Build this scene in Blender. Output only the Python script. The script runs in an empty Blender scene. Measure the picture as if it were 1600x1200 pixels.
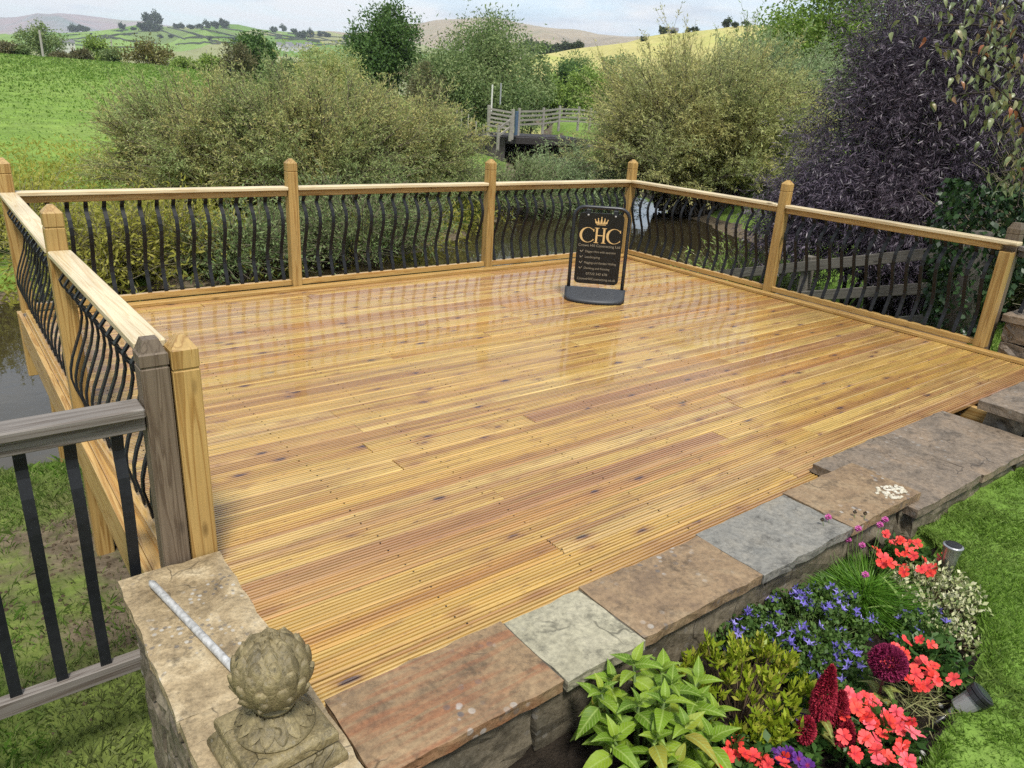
import bpy, bmesh, math, random
import numpy as np
from mathutils import Vector, Matrix

random.seed(7)
RNG = np.random.default_rng(11)
R = math.radians
SC = bpy.context.scene
COL = SC.collection

# ---------------------------------------------------------------- camera
CAM_POS = np.array([-6.859, -6.5652, 1.7436])
YAW, PITCH, ROLL, FPX = R(-38.418), R(20.805), R(3.527), 1168.73
def cam_axes():
    cy, sy = math.cos(YAW), math.sin(YAW)
    f0 = np.array([-sy, cy, 0.]); r0 = np.array([cy, sy, 0.]); u0 = np.array([0., 0., 1.])
    f = f0*math.cos(PITCH)-u0*math.sin(PITCH); u = u0*math.cos(PITCH)+f0*math.sin(PITCH)
    r = r0*math.cos(ROLL)+u*math.sin(ROLL); u2 = u*math.cos(ROLL)-r0*math.sin(ROLL)
    return r, u2, f
AX = cam_axes()
cam = bpy.data.cameras.new('camera')
cam_o = bpy.data.objects.new('camera', cam); COL.objects.link(cam_o)
cam.sensor_width = 36.0; cam.lens = 36.0*FPX/1600.0
cam.clip_start = 0.05; cam.clip_end = 20000
m = Matrix.Identity(4)
for i in range(3):
    m[i][0] = AX[0][i]; m[i][1] = AX[1][i]; m[i][2] = -AX[2][i]; m[i][3] = CAM_POS[i]
cam_o.matrix_world = m
SC.camera = cam_o

# ---------------------------------------------------------------- world, sun, exposure
SUN_EL, SUN_AZ = 60.0, 205.0        # azimuth in degrees clockwise from +y
world = bpy.data.worlds.new('World'); SC.world = world; world.use_nodes = True
def build_world():
    nt = world.node_tree; nt.nodes.clear(); N = nt.nodes.new; L = nt.links.new
    out = N('ShaderNodeOutputWorld')
    sky = N('ShaderNodeTexSky'); sky.sky_type = 'NISHITA'; sky.sun_disc = False
    sky.sun_elevation = R(SUN_EL); sky.sun_rotation = R(SUN_AZ)
    sky.air_density = 1.0; sky.dust_density = 1.2; sky.altitude = 100
    b1 = N('ShaderNodeBackground'); b1.inputs[1].default_value = 0.085
    L(sky.outputs[0], b1.inputs[0])
    tc = N('ShaderNodeTexCoord')
    sep = N('ShaderNodeSeparateXYZ'); L(tc.outputs['Generated'], sep.inputs[0])
    ad = N('ShaderNodeMath'); ad.operation = 'ADD'; ad.inputs[1].default_value = 0.10
    mx = N('ShaderNodeMath'); mx.operation = 'MAXIMUM'; mx.inputs[1].default_value = 0.0
    L(sep.outputs[2], mx.inputs[0]); L(mx.outputs[0], ad.inputs[0])
    dx = N('ShaderNodeMath'); dx.operation = 'DIVIDE'; L(sep.outputs[0], dx.inputs[0]); L(ad.outputs[0], dx.inputs[1])
    dy = N('ShaderNodeMath'); dy.operation = 'DIVIDE'; L(sep.outputs[1], dy.inputs[0]); L(ad.outputs[0], dy.inputs[1])
    cb = N('ShaderNodeCombineXYZ'); L(dx.outputs[0], cb.inputs[0]); L(dy.outputs[0], cb.inputs[1])
    n1 = N('ShaderNodeTexNoise'); n1.inputs['Scale'].default_value = 1.0; n1.inputs['Detail'].default_value = 7
    n1.inputs['Roughness'].default_value = 0.55; n1.inputs['Distortion'].default_value = 0.35
    L(cb.outputs[0], n1.inputs['Vector'])
    r1 = N('ShaderNodeValToRGB'); r1.color_ramp.elements[0].position = 0.36; r1.color_ramp.elements[1].position = 0.56
    r1.color_ramp.elements[0].color = (0.25, 0.25, 0.25, 1)
    L(n1.outputs[0], r1.inputs[0])
    n2 = N('ShaderNodeTexNoise'); n2.inputs['Scale'].default_value = 0.9; n2.inputs['Detail'].default_value = 6
    mp = N('ShaderNodeMapping'); mp.inputs['Location'].default_value = (3.1, 7.7, 1.3)
    L(cb.outputs[0], mp.inputs[0]); L(mp.outputs[0], n2.inputs['Vector'])
    r2 = N('ShaderNodeValToRGB'); r2.color_ramp.elements[0].position = 0.34; r2.color_ramp.elements[1].position = 0.53
    r2.color_ramp.elements[0].color = (0.46, 0.59, 0.75, 1); r2.color_ramp.elements[1].color = (0.97, 0.98, 0.98, 1)
    L(n2.outputs[0], r2.inputs[0])
    b2 = N('ShaderNodeBackground'); b2.inputs[1].default_value = 0.45
    L(r2.outputs[0], b2.inputs[0])
    mix = N('ShaderNodeMixShader'); L(r1.outputs[0], mix.inputs[0]); L(b1.outputs[0], mix.inputs[1]); L(b2.outputs[0], mix.inputs[2])
    L(mix.outputs[0], out.inputs[0])
build_world()
sun = bpy.data.lights.new('sun', 'SUN'); sun.energy = 2.2; sun.angle = R(10); sun.color = (1.0, 0.96, 0.89)
sun_o = bpy.data.objects.new('sun', sun); COL.objects.link(sun_o)
sd = Vector((math.sin(R(SUN_AZ))*math.cos(R(SUN_EL)), math.cos(R(SUN_AZ))*math.cos(R(SUN_EL)), math.sin(R(SUN_EL))))
sun_o.rotation_euler = sd.to_track_quat('Z', 'Y').to_euler(); sun_o.location = (-8, -10, 20)
SC.view_settings.view_transform = 'Standard'; SC.view_settings.look = 'None'
SC.view_settings.exposure = 1.25; SC.view_settings.gamma = 1.0
SC.render.engine = 'CYCLES'
SC.cycles.max_bounces = 4; SC.cycles.diffuse_bounces = 2; SC.cycles.glossy_bounces = 2
SC.cycles.transmission_bounces = 4; SC.cycles.transparent_max_bounces = 8; SC.cycles.volume_bounces = 0
SC.cycles.caustics_reflective = False; SC.cycles.caustics_refractive = False
SC.cycles.use_denoising = False
SC.cycles.use_adaptive_sampling = True; SC.cycles.adaptive_threshold = 0.012

# ---------------------------------------------------------------- measuring helpers (pixel of the 1600x1200 photo -> a point at a known height / distance)
def ray(px, py):
    d = AX[2]+AX[0]*(px-800)/FPX+AX[1]*(600-py)/FPX
    return d/np.linalg.norm(d)
def at(px, py, z=None, x=None, y=None, d=None):
    v = ray(px, py)
    if z is not None: t = (z-CAM_POS[2])/v[2]
    elif x is not None: t = (x-CAM_POS[0])/v[0]
    elif y is not None: t = (y-CAM_POS[1])/v[1]
    else: t = d/math.hypot(v[0], v[1])
    return Vector(CAM_POS+v*t)
def bearing(px, py):
    v = ray(px, py); return math.degrees(math.atan2(v[0], v[1])), math.degrees(math.asin(v[2]))

# ---------------------------------------------------------------- object helpers
def tag(o, label=None, cat=None, group=None, kind=None):
    if label: o['label'] = label
    if cat: o['category'] = cat
    if group: o['group'] = group
    if kind: o['kind'] = kind
    return o
def thing(name, label, cat, loc=(0, 0, 0), rz=0.0, group=None):
    o = bpy.data.objects.new(name, None); COL.objects.link(o)
    o.location = loc; o.rotation_euler = (0, 0, rz); o.empty_display_size = 0.1
    return tag(o, label, cat, group)
def put(name, mesh, mat=None, parent=None, loc=None, rot=None, scale=None):
    o = bpy.data.objects.new(name, mesh); COL.objects.link(o)
    if mat is not None and not mesh.materials: mesh.materials.append(mat)
    if parent: o.parent = parent
    if loc is not None: o.location = loc
    if rot is not None: o.rotation_euler = rot
    if scale is not None: o.scale = (scale,)*3 if isinstance(scale, (int, float)) else scale
    return o
def copy_tree(o, parent=None):
    c = o.copy(); COL.objects.link(c); c.parent = parent
    for ch in list(o.children): copy_tree(ch, c)
    return c

class MB:
    """collects simple solids; build() makes one mesh"""
    def __init__(s): s.v = []; s.f = []
    def add(s, vs, fs):
        b = len(s.v); s.v += [tuple(p) for p in vs]; s.f += [tuple(b+i for i in f) for f in fs]; return s
    def box(s, lo, hi, mat=None):
        x0, y0, z0 = lo; x1, y1, z1 = hi
        vs = [(x0,y0,z0),(x1,y0,z0),(x1,y1,z0),(x0,y1,z0),(x0,y0,z1),(x1,y0,z1),(x1,y1,z1),(x0,y1,z1)]
        if mat is not None: vs = [mat@Vector(p) for p in vs]
        return s.add(vs, [(0,3,2,1),(4,5,6,7),(0,1,5,4),(1,2,6,5),(2,3,7,6),(3,0,4,7)])
    def tube(s, pts, rad, n=6, cap=True):
        pts = [Vector(p) for p in pts]; k = len(pts)
        rad = rad if isinstance(rad, (list, tuple)) else [rad]*k
        rings = []; ref = None
        for i, p in enumerate(pts):
            t = (pts[min(i+1, k-1)]-pts[max(i-1, 0)]).normalized()
            if ref is None:
                ref = Vector((0, 0, 1)) if abs(t.z) < 0.9 else Vector((1, 0, 0))
            a = (ref-t*ref.dot(t)).normalized(); b = t.cross(a); ref = a
            rings.append([p+(a*math.cos(2*math.pi*j/n)+b*math.sin(2*math.pi*j/n))*rad[i] for j in range(n)])
        vs = [p for r in rings for p in r]; fs = []
        for i in range(k-1):
            for j in range(n):
                fs.append((i*n+j, i*n+(j+1) % n, (i+1)*n+(j+1) % n, (i+1)*n+j))
        if cap: fs += [tuple(range(n-1, -1, -1)), tuple((k-1)*n+j for j in range(n))]
        return s.add(vs, fs)
    def ribbon(s, pts, w, t, wdir):
        """flat bar along pts, width w along wdir, thickness t"""
        pts = [Vector(p) for p in pts]; k = len(pts); wd = Vector(wdir).normalized(); vs = []; fs = []
        for i, p in enumerate(pts):
            tg = (pts[min(i+1, k-1)]-pts[max(i-1, 0)]).normalized(); nn = tg.cross(wd).normalized()
            for a, b in ((-1,-1),(1,-1),(1,1),(-1,1)): vs.append(p+wd*(a*w/2)+nn*(b*t/2))
        for i in range(k-1):
            for j in range(4): fs.append((i*4+j, i*4+(j+1) % 4, (i+1)*4+(j+1) % 4, (i+1)*4+j))
        fs += [(3,2,1,0), tuple((k-1)*4+j for j in range(4))]
        return s.add(vs, fs)
    def lathe(s, prof, n=24, c=(0, 0, 0)):
        k = len(prof); vs = []; fs = []
        for r, z in prof:
            for j in range(n):
                a = 2*math.pi*j/n; vs.append((c[0]+r*math.cos(a), c[1]+r*math.sin(a), c[2]+z))
        for i in range(k-1):
            for j in range(n): fs.append((i*n+j, i*n+(j+1) % n, (i+1)*n+(j+1) % n, (i+1)*n+j))
        fs += [tuple(range(n-1, -1, -1)), tuple((k-1)*n+j for j in range(n))]
        return s.add(vs, fs)
    def mesh(s, name, smooth=False, bevel=0.0, seg=1):
        me = bpy.data.meshes.new(name); me.from_pydata(s.v, [], s.f); 
        if bevel > 0:
            bm = bmesh.new(); bm.from_mesh(me)
            bmesh.ops.bevel(bm, geom=[e for e in bm.edges], offset=bevel, segments=seg, affect='EDGES', clamp_overlap=True)
            bm.to_mesh(me); bm.free()
        if smooth:
            me.shade_smooth()
        me.update(); return me
    def build(s, name, mat, parent=None, loc=None, rot=None, smooth=False, bevel=0.0):
        return put(name, s.mesh(name, smooth, bevel), mat, parent, loc, rot)

def np_mesh(name, V, F, mat, smooth=False):
    """V (n,3); F (m,k) with k corners each"""
    V = np.asarray(V, dtype=np.float32); F = np.asarray(F, dtype=np.int32); m_, k = F.shape
    me = bpy.data.meshes.new(name)
    me.vertices.add(len(V)); me.vertices.foreach_set('co', V.ravel())
    me.loops.add(m_*k); me.loops.foreach_set('vertex_index', F.ravel())
    me.polygons.add(m_); me.polygons.foreach_set('loop_start', np.arange(0, m_*k, k, dtype=np.int32))
    me.polygons.foreach_set('loop_total', np.full(m_, k, dtype=np.int32))
    me.update(calc_edges=True); me.validate()
    if smooth: me.shade_smooth()
    if mat: me.materials.append(mat)
    return me

def unit(a): return a/np.maximum(np.linalg.norm(a, axis=-1, keepdims=True), 1e-9)
def rvec(n): return unit(RNG.normal(size=(n, 3)))
def leaf_arrays(pos, dirv, ln, wd, fold=0.0, mid=0.45, up=None, upw=0.0):
    """rhombic leaves; returns V,F(quads)"""
    n = len(pos); d = unit(dirv); r = rvec(n)
    if up is not None: r = unit(r*(1-upw)+np.asarray(up)*upw)
    side = unit(np.cross(d, r)); nor = np.cross(side, d)
    ln = np.broadcast_to(np.asarray(ln, float), (n,))[:, None]; wd = np.broadcast_to(np.asarray(wd, float), (n,))[:, None]
    a = pos; b = pos+d*ln*mid+side*wd*.5+nor*wd*fold; c = pos+d*ln; e = pos+d*ln*mid-side*wd*.5+nor*wd*fold
    V = np.stack([a, b, c, e], 1).reshape(-1, 3); F = np.arange(4*n).reshape(n, 4)
    return V, F
def leaf_mesh(name, pos, dirv, ln, wd, mat, **k):
    V, F = leaf_arrays(pos, dirv, ln, wd, **k); return np_mesh(name, V, F, mat)
def blade_mesh(name, pos, h, w, mat, lean=0.5):
    """grass blades: bent, two triangles (quad + tip folded into one quad)"""
    n = len(pos); a = RNG.uniform(0, 2*np.pi, n); s = np.stack([np.cos(a), np.sin(a), np.zeros(n)], 1)
    b = RNG.uniform(0, 2*np.pi, n); l = np.stack([np.cos(b), np.sin(b), np.zeros(n)], 1)*(RNG.uniform(0, lean, n)*h)[:, None]
    up = np.array([0, 0, 1.])
    v0 = pos-s*(w/2)[:, None]; v1 = pos+s*(w/2)[:, None]
    v2 = pos+s*(w*.35)[:, None]+l*.35+up*(h*.6)[:, None]; v3 = pos+l+up*(h*.92)[:, None]
    V = np.stack([v0, v1, v2, v3], 1).reshape(-1, 3); F = np.arange(4*n).reshape(n, 4)
    return np_mesh(name, V, F, mat)
def seg_arrays(p0, p1, r0, r1, n=4):
    m_ = len(p0); d = unit(p1-p0); a = unit(np.cross(d, np.where(np.abs(d[:, 2:3]) < .9, [[0, 0, 1.]], [[1., 0, 0]]))); b = np.cross(d, a)
    ang = np.arange(n)*2*np.pi/n
    ring = a[:, None, :]*np.cos(ang)[None, :, None]+b[:, None, :]*np.sin(ang)[None, :, None]
    r0 = np.broadcast_to(np.asarray(r0, float), (m_,)); r1 = np.broadcast_to(np.asarray(r1, float), (m_,))
    V = np.concatenate([p0[:, None]+ring*r0[:, None, None], p1[:, None]+ring*r1[:, None, None]], 1)
    j = np.arange(n); q = np.stack([j, (j+1) % n, n+(j+1) % n, n+j], 1)
    F = (np.arange(m_)*2*n)[:, None, None]+q[None]
    return V.reshape(-1, 3), F.reshape(-1, 4)
def path_arrays(paths, r0, r1, n=4):
    """paths (m,k,3) polylines -> tapered tubes"""
    m_, k, _ = paths.shape; Vs = []; Fs = []; off = 0
    r0 = np.broadcast_to(np.asarray(r0, float), (m_,)); r1 = np.broadcast_to(np.asarray(r1, float), (m_,))
    for i in range(k-1):
        a = r0+(r1-r0)*i/(k-1); b = r0+(r1-r0)*(i+1)/(k-1)
        V, F = seg_arrays(paths[:, i], paths[:, i+1], a, b, n); Vs.append(V); Fs.append(F+off); off += len(V)
    return np.concatenate(Vs), np.concatenate(Fs)
def join_arrays(lst):
    Vs = []; Fs = []; off = 0
    for V, F in lst: Vs.append(V); Fs.append(F+off); off += len(V)
    return np.concatenate(Vs), np.concatenate(Fs)

# ---------------------------------------------------------------- materials
class NT:
    def __init__(s, name):
        s.m = bpy.data.materials.new(name); s.m.use_nodes = True; s.t = s.m.node_tree
        s.bs = s.t.nodes['Principled BSDF']; s.out = s.t.nodes['Material Output']
        s.tc = s.t.nodes.new('ShaderNodeTexCoord')
    def n(s, k): return s.t.nodes.new(k)
    def l(s, a, b): s.t.links.new(a, b)
    def mapped(s, scale=(1, 1, 1), coord='Object', offs=None, rot=(0, 0, 0)):
        mp = s.n('ShaderNodeMapping'); mp.inputs['Scale'].default_value = scale; mp.inputs['Rotation'].default_value = rot
        src = s.tc.outputs[coord]
        if offs is not None:
            a = s.n('ShaderNodeVectorMath'); a.operation = 'ADD'; s.l(src, a.inputs[0]); s.l(offs, a.inputs[1]); src = a.outputs[0]
        s.l(src, mp.inputs[0]); return mp.outputs[0]
    def noise(s, vec, scale, detail=4, rough=.5, dist=0.0):
        x = s.n('ShaderNodeTexNoise'); x.inputs['Scale'].default_value = scale; x.inputs['Detail'].default_value = detail
        x.inputs['Roughness'].default_value = rough; x.inputs['Distortion'].default_value = dist
        if vec is not None: s.l(vec, x.inputs['Vector'])
        return x.outputs[0]
    def voro(s, vec, scale, feature='F1', rnd=1.0):
        x = s.n('ShaderNodeTexVoronoi'); x.feature = feature; x.inputs['Scale'].default_value = scale; x.inputs['Randomness'].default_value = rnd
        s.l(vec, x.inputs['Vector']); return x.outputs[0], (x.outputs[1] if feature == 'F1' else None)
    def ramp(s, fac, stops, interp='LINEAR'):
        x = s.n('ShaderNodeValToRGB'); cr = x.color_ramp; cr.interpolation = interp
        while len(cr.elements) < len(stops): cr.elements.new(0.5)
        for e, (p, c) in zip(cr.elements, stops):
            e.position = p; e.color = (c, c, c, 1) if isinstance(c, (int, float)) else (c[0], c[1], c[2], 1)
        s.l(fac, x.inputs[0]); return x.outputs[0]
    def mix(s, fac, a, b, mode='MIX'):
        x = s.n('ShaderNodeMix'); x.data_type = 'RGBA'; x.blend_type = mode; x.clamp_factor = True
        def c(v, i):
            if isinstance(v, (tuple, list)): x.inputs[i].default_value = (v[0], v[1], v[2], 1)
            else: s.l(v, x.inputs[i])
        if isinstance(fac, (int, float)): x.inputs[0].default_value = fac
        else: s.l(fac, x.inputs[0])
        c(a, 6); c(b, 7); return x.outputs[2]
    def math(s, op, a, b=None):
        x = s.n('ShaderNodeMath'); x.operation = op
        for i, v in enumerate((a, b)):
            if v is None: continue
            if isinstance(v, (int, float)): x.inputs[i].default_value = v
            else: s.l(v, x.inputs[i])
        return x.outputs[0]
    def rand(s):
        x = s.n('ShaderNodeObjectInfo'); return x.outputs['Random']
    def island(s):
        x = s.n('ShaderNodeNewGeometry'); return x.outputs['Random Per Island']
    def randoff(s, k=37.0):
        r = s.rand(); cb = s.n('ShaderNodeCombineXYZ')
        s.l(s.math('MULTIPLY', r, k), cb.inputs[0]); s.l(s.math('MULTIPLY', r, k*1.7), cb.inputs[1]); s.l(s.math('MULTIPLY', r, k*.6), cb.inputs[2])
        return cb.outputs[0]
    def bump(s, h, strength=.3, dist=.01):
        x = s.n('ShaderNodeBump'); x.inputs['Strength'].default_value = strength; x.inputs['Distance'].default_value = dist
        s.l(h, x.inputs['Height']); s.l(x.outputs[0], s.bs.inputs['Normal']); return x.outputs[0]
    def fin(s, col=None, rough=.6, spec=.5, metal=0.0):
        if col is not None:
            if isinstance(col, (tuple, list)): s.bs.inputs['Base Color'].default_value = (*col, 1)
            else: s.l(col, s.bs.inputs['Base Color'])
        if isinstance(rough, (int, float)): s.bs.inputs['Roughness'].default_value = rough
        else: s.l(rough, s.bs.inputs['Roughness'])
        s.bs.inputs['Specular IOR Level'].default_value = spec; s.bs.inputs['Metallic'].default_value = metal
        return s.m
    def translucent(s, col, fac=.3):
        t = s.n('ShaderNodeBsdfTranslucent'); mx = s.n('ShaderNodeMixShader'); mx.inputs[0].default_value = fac
        if isinstance(col, (tuple, list)): t.inputs[0].default_value = (*col, 1)
        else: s.l(col, t.inputs[0])
        s.l(s.bs.outputs[0], mx.inputs[1]); s.l(t.outputs[0], mx.inputs[2]); s.l(mx.outputs[0], s.out.inputs[0])

def leaf_mat(name, cols, trans=.35, rough=.5, clump=1.2, clumpcols=None, spec=.25):
    """cols: colours spread over single leaves; clump noise shifts whole sprays"""
    t = NT(name); isl = t.island()
    k = len(cols); c = t.ramp(isl, [(i/max(k-1, 1), x) for i, x in enumerate(cols)])
    if clumpcols:
        nz = t.noise(t.mapped(), clump, 3); f = t.ramp(nz, [(.42, 0.0), (.6, 1.0)])
        c2 = t.ramp(isl, [(i/max(len(clumpcols)-1, 1), x) for i, x in enumerate(clumpcols)])
        c = t.mix(f, c, c2)
    t.fin(c, rough, spec); t.translucent(c, trans); return t.m

def mat_plain(name, col, rough=.5, spec=.5, metal=0.0, var=.15, scale=30, bump=0.0):
    t = NT(name); nz = t.noise(t.mapped(offs=t.randoff()), scale, 5)
    d = tuple(x*(1-var) for x in col); b = tuple(min(1, x*(1+var)) for x in col)
    c = t.ramp(nz, [(.3, d), (.7, b)])
    if bump: t.bump(nz, bump, .004)
    return t.fin(c, rough, spec, metal)

def mat_deck():
    t = NT('wet_grooved_decking'); off = t.randoff(61.0); rnd = t.rand()
    base = t.ramp(rnd, [(0, (0.519, 0.338, 0.095)), (.18, (0.445, 0.267, 0.067)), (.36, (0.551, 0.382, 0.123)), (.5, (.42, .24, .08)), (.62, (0.509, 0.332, 0.095)), (.76, (0.456, 0.234, 0.050)), (.88, (.38, .215, .09)), (1, (0.551, 0.382, 0.129))])
    streak = t.noise(t.mapped((.5, 13, 1), offs=off), 1.0, 4, .55, .3)
    heart = t.ramp(streak, [(.47, 0.0), (.60, 1.0)])
    c = t.mix(t.math('MULTIPLY', heart, .62), base, (.27, .12, .052))
    pale = t.ramp(streak, [(.28, 1.0), (.42, 0.0)])
    c = t.mix(t.math('MULTIPLY', pale, .5), c, (.60, .44, .17))
    grain = t.noise(t.mapped((2.0, 150, 1), offs=off), 1.0, 4, .6)
    c = t.mix(.75, c, t.ramp(grain, [(.28, .42), (.68, 1.18)]), 'MULTIPLY')
    fleck = t.noise(t.mapped((14, 60, 1), offs=off), 1.0, 3, .7)
    c = t.mix(t.ramp(fleck, [(.60, 0.0), (.72, .7)]), c, (.16, .085, .045))
    wob = t.n('ShaderNodeVectorMath'); wob.operation = 'ADD'
    wn = t.n('ShaderNodeTexNoise'); wn.inputs['Scale'].default_value = 22; t.l(t.mapped(offs=off), wn.inputs['Vector'])
    sc = t.n('ShaderNodeVectorMath'); sc.operation = 'SCALE'; sc.inputs['Scale'].default_value = .16; t.l(wn.outputs[1], sc.inputs[0])
    t.l(t.mapped((3.4, 8.5, .01), offs=off), wob.inputs[0]); t.l(sc.outputs[0], wob.inputs[1])
    kd, kc = t.voro(wob.outputs[0], 1.0)
    halo = t.ramp(kd, [(.07, .85), (.32, 0.0)])
    c = t.mix(halo, c, (.24, .115, .05))
    core = t.ramp(kd, [(.07, 1.0), (.15, 0.0)])
    keep = t.ramp(t.noise(t.mapped((3, 3, 1), offs=off), 1.3, 1), [(.36, 0.0), (.42, 1.0)])
    c = t.mix(t.math('MULTIPLY', core, keep), c, (.075, .045, .045))
    grn = t.ramp(t.noise(t.mapped((.9, .9, 1), coord='Generated', offs=off), 3.0, 3), [(.55, 0.0), (.75, .35)])
    c = t.mix(grn, c, (.36, .30, .085))
    wet = t.noise(t.mapped((1.1, 2.0, 1), offs=off), 1.0, 4)
    t.bump(grain, .12, .0015)
    t.bs.inputs['Coat Weight'].default_value = 1.0; t.l(t.ramp(wet, [(.40, .06), (.68, .20)]), t.bs.inputs['Coat Roughness']); t.bs.inputs['Coat IOR'].default_value = 1.5
    return t.fin(c, t.ramp(wet, [(.35, .28), (.68, .5)]), .35)

def mat_wood(name, light, dark, axis=0, rough=.55, ring=1.0, knots=True, coat=0.0):
    """axis: local direction of the grain"""
    t = NT(name); off = t.randoff(23.0)
    s1 = [26.0, 26.0, 26.0]; s1[axis] = .9
    v = t.mapped(tuple(s1), offs=off)
    n1 = t.noise(v, 1.0*ring, 3, .5, .9)
    w = t.n('ShaderNodeMath'); w.operation = 'FRACT'; t.l(t.math('MULTIPLY', n1, 5.0), w.inputs[0])
    rings = t.ramp(w.outputs[0], [(0, 0.0), (.55, .25), (.86, 1.0), (1, 0.1)])
    c = t.mix(rings, light, dark)
    s2 = [160.0]*3; s2[axis] = 3.0
    g = t.noise(t.mapped(tuple(s2), offs=off), 1.0, 3)
    c = t.mix(.6, c, t.ramp(g, [(.3, .72), (.7, 1.08)]), 'MULTIPLY')
    big = t.noise(t.mapped((1.7, 1.7, 1.7), offs=off), 1.0, 3)
    c = t.mix(.55, c, t.ramp(big, [(.3, .70), (.7, 1.12)]), 'MULTIPLY')
    if knots:
        s3 = [8.0]*3; s3[axis] = 2.6
        kd, _ = t.voro(t.mapped(tuple(s3), offs=off), 1.0)
        c = t.mix(t.ramp(kd, [(.05, .9), (.13, 0.0)]), c, tuple(x*.35 for x in dark))
    t.bump(g, .25, .0015); t.bs.inputs['Coat Weight'].default_value = coat; t.bs.inputs['Coat Roughness'].default_value = .2
    return t.fin(c, rough, .4)

def mat_stone(name, a, b, c3, lich=.5, scale=1.0, rough=.55, streaks=None):
    t = NT(name); off = t.randoff(17.0); v = t.mapped(offs=off)
    n1 = t.noise(v, 5*scale, 6, .62, .6)
    c = t.ramp(n1, [(.28, a), (.5, b), (.72, c3)])
    if streaks:
        s = t.noise(t.mapped((2.2, 30, 5), offs=off, rot=(0, 0, .25)), 1.0, 3, .5, .3)
        c = t.mix(t.ramp(s, [(.46, 0.0), (.62, .8)]), c, streaks)
    n2 = t.noise(v, 46*scale, 4, .7)
    c = t.mix(.9, c, t.ramp(n2, [(.28, .6), (.5, 1.0), (.72, 1.3)]), 'MULTIPLY')
    dn = t.noise(v, 9*scale, 7, .75)
    c = t.mix(t.ramp(dn, [(.53, 0.0), (.66, .8)]), c, tuple(x*.32 for x in b))
    if lich > 0:
        kd, kc = t.voro(t.mapped((1, 1, 1), offs=off), 26*scale)
        where = t.ramp(t.noise(v, 3.1*scale, 3), [(.50, 0.0), (.60, lich)])
        c = t.mix(t.math('MULTIPLY', t.ramp(kd, [(.24, 1.0), (.34, 0.0)]), where), c, t.mix(t.ramp(kc, [(.45, 0.0), (.55, 1.0)]), (.075, .075, .08), (.40, .40, .38)))
    cw = t.n('ShaderNodeVectorMath'); cw.operation = 'ADD'; cn = t.n('ShaderNodeTexNoise'); cn.inputs['Scale'].default_value = 7; t.l(v, cn.inputs['Vector'])
    cs = t.n('ShaderNodeVectorMath'); cs.operation = 'SCALE'; cs.inputs['Scale'].default_value = .22; t.l(cn.outputs[1], cs.inputs[0]); t.l(v, cw.inputs[0]); t.l(cs.outputs[0], cw.inputs[1])
    ce, _ = t.voro(cw.outputs[0], 3.4*scale, 'DISTANCE_TO_EDGE'); cm = t.ramp(t.noise(v, 4*scale, 2), [(.55, 0.0), (.62, 1.0)])
    crack = t.math('MULTIPLY', t.ramp(ce, [(.0, 1.0), (.022, 0.0)]), cm); c = t.mix(t.math('MULTIPLY', crack, .75), c, tuple(x*.25 for x in b))
    h = t.math('SUBTRACT', t.math('ADD', n1, t.math('MULTIPLY', n2, .25)), t.math('MULTIPLY', crack, .25)); t.bump(h, .8, .014)
    return t.fin(c, t.ramp(n2, [(.3, rough-.18), (.7, rough+.15)]), .45)

def mat_ground(name, cols, scale, bump=.5, rough=.9, dist=.03, patches=None):
    t = NT(name); v = t.mapped(coord='Object'); n1 = t.noise(v, scale, 8, .65)
    k = len(cols); c = t.ramp(n1, [(.28+.44*i/max(k-1, 1), x) for i, x in enumerate(cols)])
    n2 = t.noise(v, scale*9, 4, .6)
    c = t.mix(.7, c, t.ramp(n2, [(.3, .65), (.7, 1.3)]), 'MULTIPLY')
    if patches:
        pn = t.noise(v, patches[0], 4, .6, .3); c = t.mix(t.ramp(pn, [(patches[1], 0.0), (patches[1]+.08, 1.0)]), c, patches[2])
    t.bump(t.math('ADD', n1, n2), bump, dist); return t.fin(c, rough, .2)

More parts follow.
